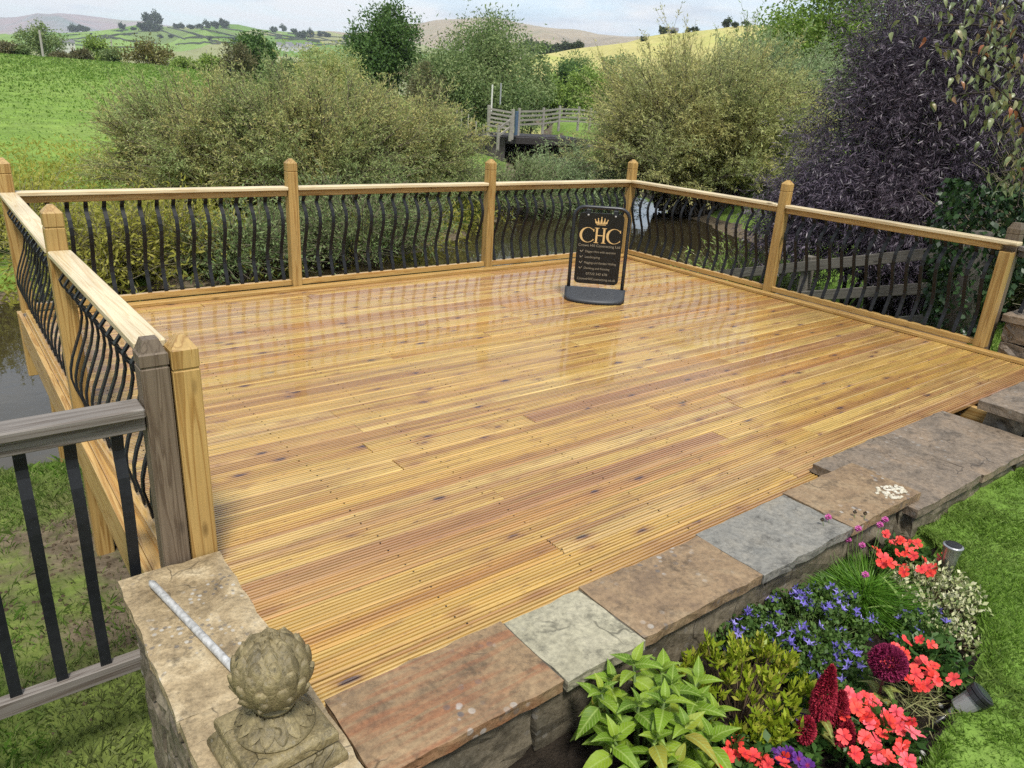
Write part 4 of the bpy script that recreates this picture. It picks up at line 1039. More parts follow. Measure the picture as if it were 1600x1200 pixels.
def bed_plants():
    def soil(px, py, h): p = at(px, py, z=SOILZ+h); return Vector((p.x, p.y, SOILZ))
    yl = leaf_mat('azalea_leaf', [(.15, .22, .012), (.23, .30, .018), (.31, .36, .03), (.34, .31, .06)], .3, .4)
    shrub_cloud('azalea', 'yellow green small leaved shrub beside the hydrangea', soil(1165, 1075, .12), (.24, .22, .26), 105, 17, .040, .013, yl, 31, 1.25, jit=.55)
    # campanula mats with star shaped bells
    cl = leaf_mat('campanula_leaf', [(.045, .095, .02), (.07, .135, .028), (.11, .18, .04)], .3, .5)
    fl = NT('campanula_petal'); c = fl.ramp(fl.rand(), [(0, (.17, .13, .52)), (.5, (.24, .20, .62)), (1, (.34, .30, .68))]); fl.fin(c, .5, .3); fl.translucent(c, .25)
    vs = []; fs = []
    for k in range(5):
        a = 2*math.pi*k/5; b = len(vs)
        vs += [(0, 0, 0), (.007*math.cos(a-.55), .007*math.sin(a-.55), .008), (.016*math.cos(a), .016*math.sin(a), .011), (.007*math.cos(a+.55), .007*math.sin(a+.55), .008)]
        fs.append((b, b+1, b+2, b+3))
    star = MB().add(vs, fs).mesh('flower')
    rr = random.Random(12)
    mats_ = [('leafy campanula mat thick with violet blue bells in front of the thrift', soil(1265, 975, .08), (.34, .20, .13), 150, 125), ('small campanula patch with violet bells behind the azalea', soil(1165, 990, .06), (.16, .12, .12), 60, 24),
             ('campanula trails with pale violet bells beside the variegated shrub', soil(1440, 985, .05), (.16, .15, .08), 60, 20), ('dark green campanula growth under the magenta plumes', soil(1290, 1045, .05), (.22, .14, .10), 90, 34)]
    for i, (lab, c, rad, n, nf) in enumerate(mats_):
        t, H = shrub_cloud('campanula', lab, c, rad, n, 26, .020, .015, cl, 50+i, .5, True, GREEN_STEM)
        for k in range(nf):
            h = H[rr.randrange(len(H))]; e = rr.uniform(-.2, .9)
            put('flower', star, fl.m, t, (h[0]+rr.uniform(-.02, .02), h[1]+rr.uniform(-.02, .02), h[2]+rr.uniform(.012, .035)), (rr.uniform(-.9, .9)+.3, rr.uniform(-.9, .9), rr.uniform(0, 6)), rr.uniform(1.0, 1.45))
    # thrift: grassy cushion with pink drumsticks
    c = soil(1352, 925, .05); t = thing('thrift', 'grassy thrift cushion with pink drumstick flowers on thin stalks', 'plant', c)
    n = 3400; r = RNG; a = r.uniform(0, 6.28, n); q = np.sqrt(r.random(n)); p = np.stack([q*np.cos(a)*.19, q*np.sin(a)*.13, np.zeros(n)], 1)
    d = np.stack([np.cos(a)*q*1.3, np.sin(a)*q*1.3, np.ones(n)], 1)+r.normal(size=(n, 3))*.25; ln = r.uniform(.10, .19, n); w = np.full(n, .0038)
    md = p+unit(d)*ln[:, None]*.55; d2 = unit(d+np.stack([np.cos(a), np.sin(a), -1.1*np.ones(n)], 1)*.55)
    s = unit(np.cross(d, r.normal(size=(n, 3))))*w[:, None]/2; tipp = md+d2*ln[:, None]*.5
    V = np.stack([p-s, p+s, md+s, md-s, tipp], 1).reshape(-1, 3); b = np.arange(n)*5
    F = np.concatenate([np.stack([b, b+1, b+2, b+3], 1), np.stack([b+3, b+2, b+4, b+4], 1)])
    me = bpy.data.meshes.new('tuft'); me.from_pydata(V.tolist(), [], [tuple(f) if f[2] != f[3] else tuple(f[:3]) for f in F.tolist()])
    put('tuft', me, leaf_mat('thrift_blade', [(.06, .155, .016), (.10, .23, .022), (.15, .29, .035)], .35, .45), t)
    pk = NT('thrift_pink'); c2 = pk.ramp(pk.island(), [(0, (.50, .07, .30)), (1, (.72, .22, .50))]); pk.fin(c2, .6, .2)
    br = leaf_mat('thrift_dead', [(.03, .022, .018), (.10, .07, .05)], .1)
    def head(nm, mat, n_): 
        d_ = rvec(n_); return leaf_mesh(nm, d_*.003, d_, .011, .006, mat)
    hp, hd = head('flower_head', pk.m, 90), head('seed_head', br, 60); st = MB()
    for px, py, kind in ((1294, 808, 0), (1383, 812, 0), (1341, 826, 0), (1375, 820, 0), (1352, 898, 0), (1285, 812, 1), (1254, 838, 1), (1336, 800, 1), (1352, 802, 1), (1325, 843, 0), (1347, 852, 0)):
        hgt = .30 if py < 830 else .2
        tip_ = at(px, py, z=SOILZ+hgt)-c; st.tube([(tip_.x*.35, tip_.y*.35, 0), (tip_.x*.75, tip_.y*.8, tip_.z*.6), tip_], .0013, 4)
        put('flower_head' if kind == 0 else 'seed_head', hp if kind == 0 else hd, None, t, tip_, None, 1.15 if kind == 0 else .75)
    st.build('stalks', GREEN_STEM, t)
    # broad strappy leaves of a bulb
    c = soil(1415, 960, .03); t = thing('bulb_leaves', 'few broad strap leaves lying over the thrift', 'plant', c)
    sm = leaf_blade_mesh('leaf', .19, .020, .35); bm2 = mat_veined('strap_leaf', (.07, .15, .03), (.10, .20, .04), (.13, .22, .05))
    for px, a, e in ((0, 2.6, .5), (0, 2.0, .4), (0, .3, .35), (0, -.5, .45), (0, 1.2, .7)): put('leaf', sm, bm2, t, (0, 0, .03), orient((math.cos(a)*math.cos(e), math.sin(a)*math.cos(e), math.sin(e))))
    # variegated euonymus
    ve = leaf_mat('variegated_leaf', [(.12, .18, .06), (.30, .34, .13), (.55, .55, .32), (.62, .60, .42)], .25, .4)
    shrub_cloud('euonymus', 'cream and green variegated shrub edging the lawn', soil(1462, 925, .07), (.16, .21, .14), 110, 16, .024, .014, ve, 71)
    shrub_cloud('euonymus', 'low variegated sprigs spilling over the soil below the larger variegated shrub', soil(1480, 990, .03), (.10, .12, .07), 45, 14, .020, .012, ve, 72)
    # busy lizzies
    im = leaf_mat('impatiens_leaf', [(.03, .075, .018), (.05, .11, .025), (.08, .15, .03)], .3, .4)
    def petal_mat(name, a, b):
        q = NT(name); c_ = q.ramp(q.rand(), [(0, a), (1, b)]); nz_ = q.noise(q.mapped(offs=q.randoff()), 60, 3); c_ = q.mix(.6, c_, q.ramp(nz_, [(.3, .75), (.7, 1.2)]), 'MULTIPLY'); sp = q.n('ShaderNodeVectorMath'); sp.operation = 'LENGTH'; q.l(q.mapped(), sp.inputs[0])
        c_ = q.mix(q.ramp(sp.outputs['Value'], [(.016, 0.0), (.03, .18)]), c_, tuple(min(1, x*1.25+.06) for x in b)); c_ = q.mix(q.ramp(sp.outputs['Value'], [(.002, .85), (.012, 0.0)]), c_, (.30, .01, .03)); q.fin(c_, .5, .3); q.translucent(c_, .2); return q.m
    coral = petal_mat('coral_petal', (.76, .045, .045), (.84, .095, .09)); pinkc = petal_mat('pink_coral_petal', (.78, .075, .10), (.84, .15, .18)); redc = petal_mat('red_petal', (.70, .035, .025), (.78, .075, .05))
    def make_flower(seed, mats_):
        rq = random.Random(seed); vs = []; fs = []
        for k in range(5):
            a = 2*math.pi*k/5+rq.uniform(-.1, .1); b = len(vs); vs.append((0, 0, 0)); ps = rq.uniform(.85, 1.12); cup = rq.uniform(-.004, .009); tw = rq.uniform(-.004, .004)
            for da, rr_ in ((-.42, .012), (-.36, .017), (-.33, .012)): pass
            for da, rr_ in ((-.62, .014), (-.52, .025), (-.17, .030), (0, .026), (.17, .030), (.52, .025), (.62, .014)):
                vs.append((ps*rr_*math.cos(a+da), ps*rr_*math.sin(a+da), .0015+cup*(rr_/.03)**2+tw*da+.0016*(k % 2)))
            for j_ in range(6): fs.append((b, b+1+j_, b+2+j_))
        me = MB().add(vs, fs).mesh('flower'); me.materials.append(mats_); return me
    flower = [make_flower(q, coral) for q in (1, 2, 3)]; flower2 = [make_flower(q, pinkc) for q in (4, 5, 6)]; flower3 = [make_flower(q, redc) for q in (7, 8, 9)]
    def impatiens(label, leafc, rad, spots, meshes, seed, zf=.15):
        c = soil(*leafc); t, H = shrub_cloud('impatiens', label, c, rad, 50, 12, .042, .026, im, seed, .25, True, GREEN_STEM); rr = random.Random(seed)
        spots = list(spots)+[(px+rr.uniform(-16, 16), py+rr.uniform(-11, 11)) for px, py in spots if rr.random() < .75]
        for px, py in spots:
            z = SOILZ+zf+rr.uniform(-.01, .02); p = at(px, py, z=z)-c
            dr = Vector(CAM_POS)-(p+c); dr.normalize(); dr = (dr*.45+Vector((rr.uniform(-.7, .7), rr.uniform(-.7, .7), .55))).normalized(); meshes_ = rr.choice(meshes)
            put('flower', rr.choice(meshes_), None, t, p, (dr.to_track_quat('Z', 'Y').to_matrix()@Matrix.Rotation(rr.uniform(0, 6), 3, 'Z')).to_euler(), rr.uniform(.66, .92))
    impatiens('coral red busy lizzie at the far end of the bed by the wall corner', (1415, 880, .08), (.16, .14, .13), [(1385, 835), (1395, 850), (1412, 846), (1432, 850), (1372, 862), (1392, 880), (1410, 884), (1428, 868), (1445, 876), (1458, 888), (1468, 872), (1380, 870), (1440, 890), (1402, 864), (1420, 855)], [flower, flower3], 81)
    impatiens('coral busy lizzie beside the round magenta plume', (1450, 1035, .07), (.14, .12, .12), [(1398, 1012), (1416, 1002), (1438, 1000), (1455, 1008), (1412, 1022), (1430, 1045), (1420, 1062), (1445, 1035), (1452, 1055), (1464, 1064), (1436, 1070), (1460, 1040), (1490, 1062), (1402, 1040), (1448, 1072)], [flower, flower3], 82)
    impatiens('large pink coral busy lizzie nearest the lawn edge', (1355, 1140, .08), (.17, .16, .13), [(1315, 1092), (1352, 1090), (1345, 1102), (1368, 1098), (1380, 1118), (1400, 1112), (1390, 1130), (1318, 1118), (1358, 1132), (1378, 1146), (1404, 1124), (1425, 1130), (1434, 1148), (1365, 1172), (1372, 1188), (1410, 1165), (1418, 1190), (1335, 1178), (1318, 1150), (1392, 1186), (1350, 1152), (1362, 1112), (1330, 1105), (1408, 1140)], [flower2, flower, flower3], 83)
    impatiens('coral busy lizzie in front of the azalea at the bottom edge', (1165, 1190, .05), (.14, .08, .10), [(1140, 1168), (1148, 1182), (1135, 1180), (1175, 1182), (1192, 1188), (1200, 1195), (1222, 1192), (1128, 1190)], [flower, flower3], 84, .12)
    # celosia plumes
    mg = leaf_mat('magenta_plume', [(.11, .006, .035), (.19, .012, .055), (.26, .02, .08)], .1, .7, 30, [(.15, .008, .04), (.30, .03, .10)]); crm = leaf_mat('crimson_plume', [(.17, .005, .02), (.27, .012, .03), (.36, .03, .05)], .1, .7, 30, [(.22, .01, .02), (.42, .03, .06)])
    def celosia(label, px, py, h, blobs, mat, seed):
        r = np.random.default_rng(seed); p = at(px, py, z=SOILZ+h); t = thing('celosia', label, 'plant', (p.x, p.y, SOILZ)); st = MB(); ps = []; ds = []
        for (bx_, by_, bz, rx, rz, taper, n) in blobs:
            v = r.normal(size=(n, 3)); v = unit(v)*(r.uniform(.55, 1, n)**.5)[:, None]; zz = (v[:, 2]+1)/2; k = 1-taper*zz
            q = np.stack([v[:, 0]*rx*k, v[:, 1]*rx*k, v[:, 2]*rz], 1); ps.append(q+np.array([bx_, by_, bz])); ds.append(unit(v+r.normal(size=v.shape)*.35+np.array([0, 0, .25])))
            st.tube([(bx_*.3, by_*.3, 0), (bx_, by_, bz)], .005, 5)
        put('plume', leaf_mesh('plume', np.concatenate(ps), np.concatenate(ds), .012, .0055, mat), None, t)
        st.build('stems', mat_plain('red_stem', (.12, .03, .03), .6), t)
        lm = leaf_blade_mesh('leaf', .085, .030, .45); mt = mat_veined('celosia_leaf', (.09, .12, .025), (.14, .15, .03), (.20, .17, .04)); rr = random.Random(seed)
        for k in range(9):
            a = k*2.4; put('leaf', lm, mt, t, (0, 0, .06+.012*k), orient((math.cos(a), math.sin(a), .2)), rr.uniform(.8, 1.1))
    celosia('round deep magenta celosia plume on a single stem', 1388, 1035, .24, [(0, 0, .24, .058, .053, .1, 4600)], mg, 5)
    celosia('pointed crimson celosia with several upright plumes', 1288, 1090, .22, [(0, 0, .24, .046, .105, .8, 4200), (.05, -.03, .17, .038, .07, .6, 2200), (.035, -.075, .11, .032, .055, .5, 1500), (-.07, .0, .13, .030, .045, .4, 1200)], crm, 6)
    # pansies
    pv = petal_mat('violet_petal', (.06, .012, .13), (.10, .02, .20)); fp = [make_flower(q, pv) for q in (11, 12)]
    impatiens('dark violet pansies among the plumes', (1262, 1150, .04), (.12, .09, .08), [(1255, 1130), (1272, 1128), (1235, 1175), (1248, 1186), (1215, 1180), (1262, 1196)], [fp], 85, .11)
    # dry grass and pebbles on the soil
    r = np.random.default_rng(8); n = 260; base = at(1440, 1110, z=SOILZ+.02); p = np.stack([base.x+r.normal(size=n)*.11, base.y+r.normal(size=n)*.05+.03, np.full(n, SOILZ+.03)+r.random(n)*.05], 1); d = r.normal(size=(n, 3)); d[:, 2] *= .3
    o = put('dry_grass', leaf_mesh('dry_grass', p, d, r.uniform(.05, .11, n), .004, leaf_mat('dry_blades', [(.20, .19, .08), (.28, .27, .12), (.15, .20, .05)], .2))); tag(o, 'dry grass wisps lying on the soil by the leaning lamp', 'grass', kind='stuff')
    peb = mat_plain('white_pebble', (.55, .54, .50), .6); rr = random.Random(2)
    for i, (px, py) in enumerate(((1447, 1166), (1455, 1168), (1442, 1177), (1470, 1103), (1436, 1184), (1462, 1164))):
        q = at(px, py, z=SOILZ+.02); s = rr.uniform(.008, .012); o = MB().lathe([(.3*s, -.6*s), (.9*s, -.35*s), (1.05*s, 0), (.8*s, .4*s), (.2*s, .62*s)], 9).build('pebble', peb, None, q, (rr.random(), rr.random(), 0), smooth=True)
        tag(o, 'small white pebble on the soil at the lawn edge', 'pebble', 'white pebbles on the soil')
    # dead leaf
    for px, py, lab, colr in ((938, 1108, 'curled tan dead leaf under the hydrangea', (.34, .20, .12)), (1045, 1050, 'reddish brown fading leaf behind the hydrangea', (.28, .09, .06))):
        q = at(px, py, z=SOILZ+.10); o = put('dead_leaf', leaf_blade_mesh('dead_leaf', .08, .055, .4), mat_plain('dead_leaf_'+lab[:5], colr, .7), None, q, (.5, .4, 1.0)); tag(o, lab, 'leaf')
bed_plants()
def solar_lamps():
    steel = mat_plain('brushed_steel', (.42, .42, .43), .32, .5, .85, .12, 50); blackp = mat_plain('black_plastic', (.012, .012, .013), .35); glass = NT('clear_plastic'); glass.fin((.42, .42, .41), .15, .5); glass.bs.inputs['Transmission Weight'].default_value = .55
    def lamp(label, head, dirv, steelbody):
        d = Vector(dirv).normalized(); t = thing('solar_light', label, 'garden light', head); t.rotation_euler = d.to_track_quat('Z', 'Y').to_euler(); t.scale = (1.25,)*3 if not steelbody else (1.05,)*3
        if steelbody:
            MB().lathe([(.024, -.13), (.030, -.05), (.036, -.012), (.039, -.006), (.039, 0), (.033, .002)], 24).build('body', steel, t, smooth=True)
            MB().lathe([(.031, .0022), (.031, .005), (.02, .0055)], 24).build('solar_cell', blackp, t)
            MB().lathe([(.009, -.28), (.009, -.13)], 10).build('spike', steel, t)
        else:
            MB().lathe([(.031, -.028), (.034, -.026), (.034, -.014), (.031, -.013), (.034, -.011), (.034, -.002), (.030, 0)], 24).build('cap', blackp, t, smooth=False)
            MB().lathe([(.026, .0004), (.026, .002), (.01, .0024)], 20).build('solar_cell', mat_plain('solar_cell', (.03, .035, .045), .15), t)
            MB().lathe([(.021, -.085), (.026, -.08), (.028, -.029)], 16).build('lens', glass.m, t)
            MB().lathe([(.011, -.12), (.012, -.086)], 12).build('collar', steel, t, smooth=True)
            MB().lathe([(.004, -.26), (.010, -.20), (.011, -.121)], 8).build('spike', blackp, t, smooth=True)
    lamp('upright brushed steel solar light at the corner of the flower bed', at(1490, 852, z=.07), (.05, .02, 1), True)
    h = at(1538, 1083, z=-.02); b = at(1462, 1128, z=SOILZ); lamp('leaning black capped solar light stuck in the soil near the lawn', h, h-b, False)
solar_lamps()

# ================================================================ VEGETATION
BARK = mat_plain('bark', (.075, .06, .045), .9, .2, 0, .4, 18, .4); DARKBARK = mat_plain('dark_bark', (.035, .028, .024), .9, .2, 0, .4, 18, .4); TWIG = mat_plain('olive_twigs', (.19, .17, .11), .85, .2, 0, .3, 20)
def polar(b, r, z=None):
    x = CAM_POS[0]+r*math.sin(R(b)); y = CAM_POS[1]+r*math.cos(R(b)); return Vector((x, y, float(ground_z(x, y)) if z is None else z))
def foot(px, r, py=150): return polar(bearing(px, py)[0], r)
def height_at(px, py, r): return CAM_POS[2]+r*math.tan(R(bearing(px, py)[1]))
def willow(name, label, base, rad, h, nsh, nsub, nl, mat, seed, ln=.085, wd=.016, spread=.75, cat='shrub', group=None, sublen=.7, droop=.12, twig=None):
    """many stemmed bush: long whippy shoots, side shoots, narrow leaves along them"""
    r = np.random.default_rng(seed); t = thing(name, label, cat, base, 0, group)
    a = r.uniform(0, 2*np.pi, nsh); q = np.sqrt(r.random(nsh)); b0 = np.stack([q*np.cos(a)*rad[0]*.35, q*np.sin(a)*rad[1]*.35, np.zeros(nsh)], 1)
    el = np.arccos(r.uniform(.0, 1, nsh)*.98); az = a+r.normal(size=nsh)*.6
    k = r.uniform(.74, 1.0, nsh)*(1+.06*np.sin(az*3+seed)+.05*np.sin(az*5+el*4))
    tip = np.stack([np.sin(el)*np.cos(az)*rad[0]*k, np.sin(el)*np.sin(az)*rad[1]*k, (.16+.84*np.cos(el)**spread)*h*k], 1)
    c1 = b0*.6+tip*.4+np.array([0, 0, .18])*h
    T = np.linspace(0, 1, 7); pts = (1-T)[None, :, None]**2*b0[:, None]+2*((1-T)*T)[None, :, None]*c1[:, None]+(T**2)[None, :, None]*tip[:, None]
    # side shoots
    ts = r.uniform(.28, 1.0, (nsh, nsub)); i0 = np.minimum((ts*6).astype(int), 5); f = (ts*6-i0)[..., None]
    idx = np.arange(nsh)[:, None]; P0 = pts[idx, i0]*(1-f)+pts[idx, i0+1]*f; tg = unit(pts[idx, i0+1]-pts[idx, i0])
    out = unit(P0*np.array([1, 1, .3])); d = unit(tg*.55+out*.35+r.normal(size=P0.shape)*.45+np.array([0, 0, .25]))
    L_ = r.uniform(.4, 1.15, (nsh, nsub, 1))*sublen; P1 = P0+d*L_*.5; P2 = P1+unit(d+np.array([0, 0, -droop*2]))*L_*.5
    S = np.stack([P0, P1, P2], 2).reshape(-1, 3, 3)
    u = r.uniform(.08, 1, (len(S), nl)); seg = (u > .5).astype(int); fu = (u*2-seg)[..., None]; ii = np.arange(len(S))[:, None]
    LP = S[ii, seg]*(1-fu)+S[ii, seg+1]*fu; LD = unit(S[ii, seg+1]-S[ii, seg])*.7+r.normal(size=LP.shape)*.6+np.array([0, 0, -droop])
    LP = LP.reshape(-1, 3)+r.normal(size=(LP.size//3, 3))*.02; LD = LD.reshape(-1, 3)
    keep = LP[:, 2] > .02; LP, LD = LP[keep], LD[keep]; n = len(LP)
    put('crown', leaf_mesh('crown', LP, LD, r.uniform(.7, 1.25, n)*ln, r.uniform(.8, 1.2, n)*wd, mat, fold=.1), None, t)
    V1 = path_arrays(pts, .022*h/3, .006, 4); V2 = path_arrays(S, .006, .003, 3)
    V, F = V1; put('stems', np_mesh('stems', V, F, BARK), None, t)
    V, F = seg_arrays(S[:, 0], S[:, 2], .006, .003, 3); put('twigs', np_mesh('twigs', V, F, twig or TWIG), None, t)
    return t
def tree(name, label, base, crown_c, rad, ncl, per, clr, ln, wd, mat, seed, trunk_r=.15, bark=None, cat='tree', group=None, lobes=None, droop=.2, shell=.45, parts=True, limb=40, leaf_fold=.1, flatten=.8):
    r = np.random.default_rng(seed); base = Vector(base); t = thing(name, label, cat, base, 0, group); cc = np.array(Vector(crown_c)-base)
    if lobes is None: lobes = [((0, 0, 0), (1, 1, 1), 1.0)]
    Cs = []
    for (o, s, wgt) in lobes:
        n = max(3, int(ncl*wgt)); v = rvec_(r, n); k = r.random(n)**shell*np.minimum(1.06, 1+.16*np.sin(v[:, 0]*5+seed)+.12*np.sin(v[:, 1]*7+v[:, 2]*4))
        Cs.append(cc+(np.array(o)+v*k[:, None]*np.array(s))*np.array(rad))
    C = np.concatenate(Cs); n = len(C); cs = r.uniform(.6, 1.25, n)*clr
    P = np.repeat(C, per, 0)+r.normal(size=(n*per, 3))*np.repeat(cs, per)[:, None]*np.array([1, 1, flatten])*.55
    out = unit(P-cc); D = out*.5+r.normal(size=P.shape)*.7+np.array([0, 0, -droop])
    put('crown', leaf_mesh('crown', P, D, r.uniform(.7, 1.25, len(P))*ln, r.uniform(.8, 1.2, len(P))*wd, mat, fold=leaf_fold), None, t)
    top = cc*np.array([1, 1, .75]); m1 = cc*np.array([.3, .3, .35])
    paths = [np.stack([np.zeros(3)-np.array([0, 0, .15]), cc*np.array([.08, .08, .18]), m1, cc*np.array([.75, .75, .62]), cc+np.array([0, 0, rad[2]*.25])])]
    tr = path_arrays(np.array(paths), trunk_r, trunk_r*.3, 8)
    sel = r.permutation(n)[:limb]; st = np.array([cc*np.array([.3, .3, .35])]*len(sel))+(cc*np.array([.5, .5, .35]))*r.random((len(sel), 1)); md = (st+C[sel])/2+np.array([0, 0, .06])*rad[2]
    lb = path_arrays(np.stack([st, md, C[sel]], 1), trunk_r*.35, trunk_r*.05, 5)
    V, F = join_arrays([tr, lb]); put('trunk', np_mesh('trunk', V, F, bark or BARK, True), None, t)
    return t
def rvec_(r, n): return unit(r.normal(size=(n, 3)))

WIL = leaf_mat('willow_olive', [(0.262, 0.318, 0.101), (0.370, 0.408, 0.141), (0.479, 0.469, 0.185), (0.548, 0.451, 0.169)], .45, .55, .6, [(0.207, 0.288, 0.101), (0.301, 0.378, 0.141), (0.384, 0.422, 0.169)])
WILG = leaf_mat('willow_gold', [(0.332, 0.331, 0.123), (0.449, 0.431, 0.155), (0.545, 0.530, 0.209), (0.522, 0.431, 0.174)], .45, .55, .5, [(0.237, 0.288, 0.123), (0.355, 0.403, 0.155), (0.449, 0.474, 0.192)])
WILS = leaf_mat('willow_silver', [(0.232, 0.318, 0.155), (0.335, 0.428, 0.220), (0.437, 0.524, 0.283)], .45, .5, .6, [(0.194, 0.277, 0.114), (0.309, 0.401, 0.180)])
GRN = leaf_mat('ash_green', [(0.049, 0.099, 0.029), (0.081, 0.153, 0.040), (0.125, 0.207, 0.054)], .4, .5, .35, [(0.063, 0.125, 0.036), (0.117, 0.198, 0.049)])
OLV = leaf_mat('sallow_green', [(0.118, 0.173, 0.058), (0.181, 0.252, 0.091), (0.255, 0.319, 0.129), (0.319, 0.366, 0.161)], .4, .5, .3, [(0.106, 0.173, 0.058), (0.213, 0.287, 0.106)])
LGT = leaf_mat('light_green', [(0.153, 0.233, 0.049), (0.233, 0.331, 0.071), (0.305, 0.394, 0.099)], .35, .5, .4, [(0.179, 0.278, 0.054), (0.287, 0.377, 0.090)])
FAR = leaf_mat('far_tree_green', [(.035, .055, .024), (.05, .075, .03), (.065, .09, .04)], .2, .7)
HAW = leaf_mat('hawthorn', [(.102, .109, .050), (.149, .149, .070), (.187, .156, .078)], .4, .6)
def background_plants():
    # sallow thicket on the far bank
    willow('willow_bush', 'olive grey willow bush at the left end of the thicket behind the back railing', foot(325, 18.5), (2.5, 1.9), 2.8, 230, 20, 20, WIL, 101, .085, .020)
    willow('willow_bush', 'broad olive willow bush in the middle of the thicket behind the back railing', foot(475, 18.0), (2.9, 2.2), 3.15, 280, 22, 20, WIL, 102, .085, .020)
    willow('willow_bush', 'brownish willow bush at the right end of the thicket behind the back railing', foot(622, 20), (2.3, 2.0), 3.1, 260, 21, 20, WIL, 103, .09, .021)
    willow('willow_bush', 'low dark willow growth overhanging the river behind the second railing bay', foot(560, 15.2), (2.2, 1.0), 1.55, 110, 14, 11, OLV, 104, .09, .022)
    willow('willow_bush', 'silvery green willow bush in front of the small bridge', foot(918, 25), (2.4, 1.9), 2.75, 150, 16, 13, WILS, 105, .15, .024, droop=.25)
    willow('willow_bush', 'low green willow scrub at the water edge left of the silvery bush', foot(800, 22.5), (2.3, 1.4), 1.7, 100, 14, 11, OLV, 106, .11, .022)
    willow('willow_bush', 'large golden brown willow bush beyond the corner post', polar(bearing(1105, 200)[0], 26.5), (4.6, 3.5), 5.2, 520, 26, 18, WILG, 107, .115, .028, sublen=1.0, spread=.55)
    willow('willow_bush', 'grey green willow behind the golden willow bush', polar(bearing(1215, 150)[0], 31), (3.2, 2.6), 5.5, 300, 22, 15, WILS, 108, .14, .03, sublen=1.0, spread=.55)
    # rank herbage of the far bank
    r = np.random.default_rng(77); n = 5200; x = r.uniform(-16, 6.5, n); y = r.uniform(5.5, 20, n); d, s = river_d(x, y); k = (s > 0) & (d > -.15) & (r.random(n) < np.where(d < 7, 1, np.clip((14-d)/9, 0, 1))); x, y, d = x[k], y[k], d[k]
    z = ground_z(x, y); hh = np.clip(.45+.35*np.sin(x*1.3)*np.sin(y*1.1)+.3*r.random(len(x)), .15, 1.1)*np.where(d < 7, 1, .55); per = 16
    P = np.repeat(np.stack([x, y, z], 1), per, 0); f = r.random(len(P)); P = P+r.normal(size=P.shape)*np.array([.16, .16, 0])+np.stack([np.zeros(len(P))]*2+[f*np.repeat(hh, per)], 1)
    D = r.normal(size=P.shape)*.8+np.array([0, 0, .45]); o = put('riverside_herbage', leaf_mesh('riverside_herbage', P, D, r.uniform(.09, .20, len(P)), r.uniform(.022, .045, len(P)), leaf_mat('rank_herbage', [(.28, .28, .04), (.38, .36, .06), (.45, .40, .09), (.27, .32, .06)], .5, .6, .7, [(.20, .24, .04), (.31, .33, .06), (.40, .34, .07)]))); tag(o, 'yellow green weeds and ferns covering the far river bank', 'herbage', kind='stuff')
    # meadow tufts
    n = 60000; b = r.uniform(-3, 40, n); q = np.sqrt(r.uniform(22**2, 116**2, n)); x = CAM_POS[0]+q*np.sin(np.radians(b)); y = CAM_POS[1]+q*np.cos(np.radians(b)); d, s = river_d(x, y); k = (s > 0) & (d > 6); x, y, q = x[k], y[k], q[k]
    p = np.stack([x, y, ground_z(x, y)-.02], 1); h = r.uniform(.05, .15, len(x))*np.clip(q/45, .7, 1.7); w = r.uniform(.05, .11, len(x))*np.clip(q/45, .6, 2)
    o = put('meadow_grass', blade_mesh('meadow_grass', p, h, w, M['bladefar'], 1.4)); tag(o, 'lush green grass of the sloping meadow', 'grass', kind='stuff')
    # ferny shrubs by the left bank
    FRN = leaf_mat('fern_yellow', [(.27, .28, .04), (.37, .36, .06), (.44, .41, .10)], .5, .55)
    for i, (px, rr_, h, lab) in enumerate(((150, 13.5, 1.1, 'leafy yellow green shrub low on the far bank behind the left railing corner'), (255, 13.8, 1.25, 'leafy yellow green shrub on the far bank right of its low twin'), (385, 13.9, 1.1, 'dark edged leafy shrub at the water behind the first back bay'), (20, 15, 1.0, 'yellow green shrub on the far bank above the river at the left edge'))):
        willow('bank_shrub', lab, foot(px, rr_, 400), (1.15, .8), h, 60, 12, 9, FRN if i != 2 else OLV, 200+i, .10, .030)
    # trees beyond
    def T(name, label, px, ytop, ybot, wpx, r_, mat, seed, ncl=90, per=110, ln=.22, wd=.09, **k):
        b, _ = bearing(px, (ytop+ybot)/2); base = polar(b, r_); zt = height_at(px, ytop, r_); zb = base.z-.1; w = wpx*r_/FPX/2
        cz = zb*.46+zt*.54; tree(name, label, base, (base.x, base.y, cz), (w*.92, w*.85, (zt-cz)), int(ncl*1.25), per, w*.30, ln, wd, mat, seed, max(.08, w*.06), **k)
    T('ash_tree', 'tall dark green tree on the meadow edge above the thicket', 603, 6, 112, 108, 68, GRN, 301, 120, 130, .30, .13, shell=.5)
    T('sallow_tree', 'wide grey green willow tree right of the tall dark tree', 742, 22, 140, 190, 66, OLV, 302, 170, 140, .30, .10, shell=.5, lobes=[((-.42, 0, -.3), (.58, .8, .72), .5), ((.3, 0, .05), (.7, .8, .95), .6), ((0, -.3, -.5), (1, .8, .5), .5)])
    T('sallow_tree', 'smaller grey green willow tree at the right foot of the wide one', 835, 70, 150, 70, 72, OLV, 303, 60, 100, .30, .10)
    T('hawthorn_tree', 'dark crowned tree with bare grey twigs left of centre', 397, 50, 118, 62, 84, GRN, 304, 60, 100, .34, .14)
    T('hawthorn_tree', 'brown twiggy tree leaning against the dark crowned tree', 372, 66, 125, 48, 78, HAW, 305, 40, 60, .30, .09)
    T('sallow_bush', 'rounded olive bush standing in front of the distant village', 515, 72, 128, 100, 55, WIL, 306, 70, 110, .22, .07)
    T('sallow_bush', 'small olive bush to the left of the rounded one', 445, 84, 128, 60, 62, OLV, 307, 40, 90, .24, .08)
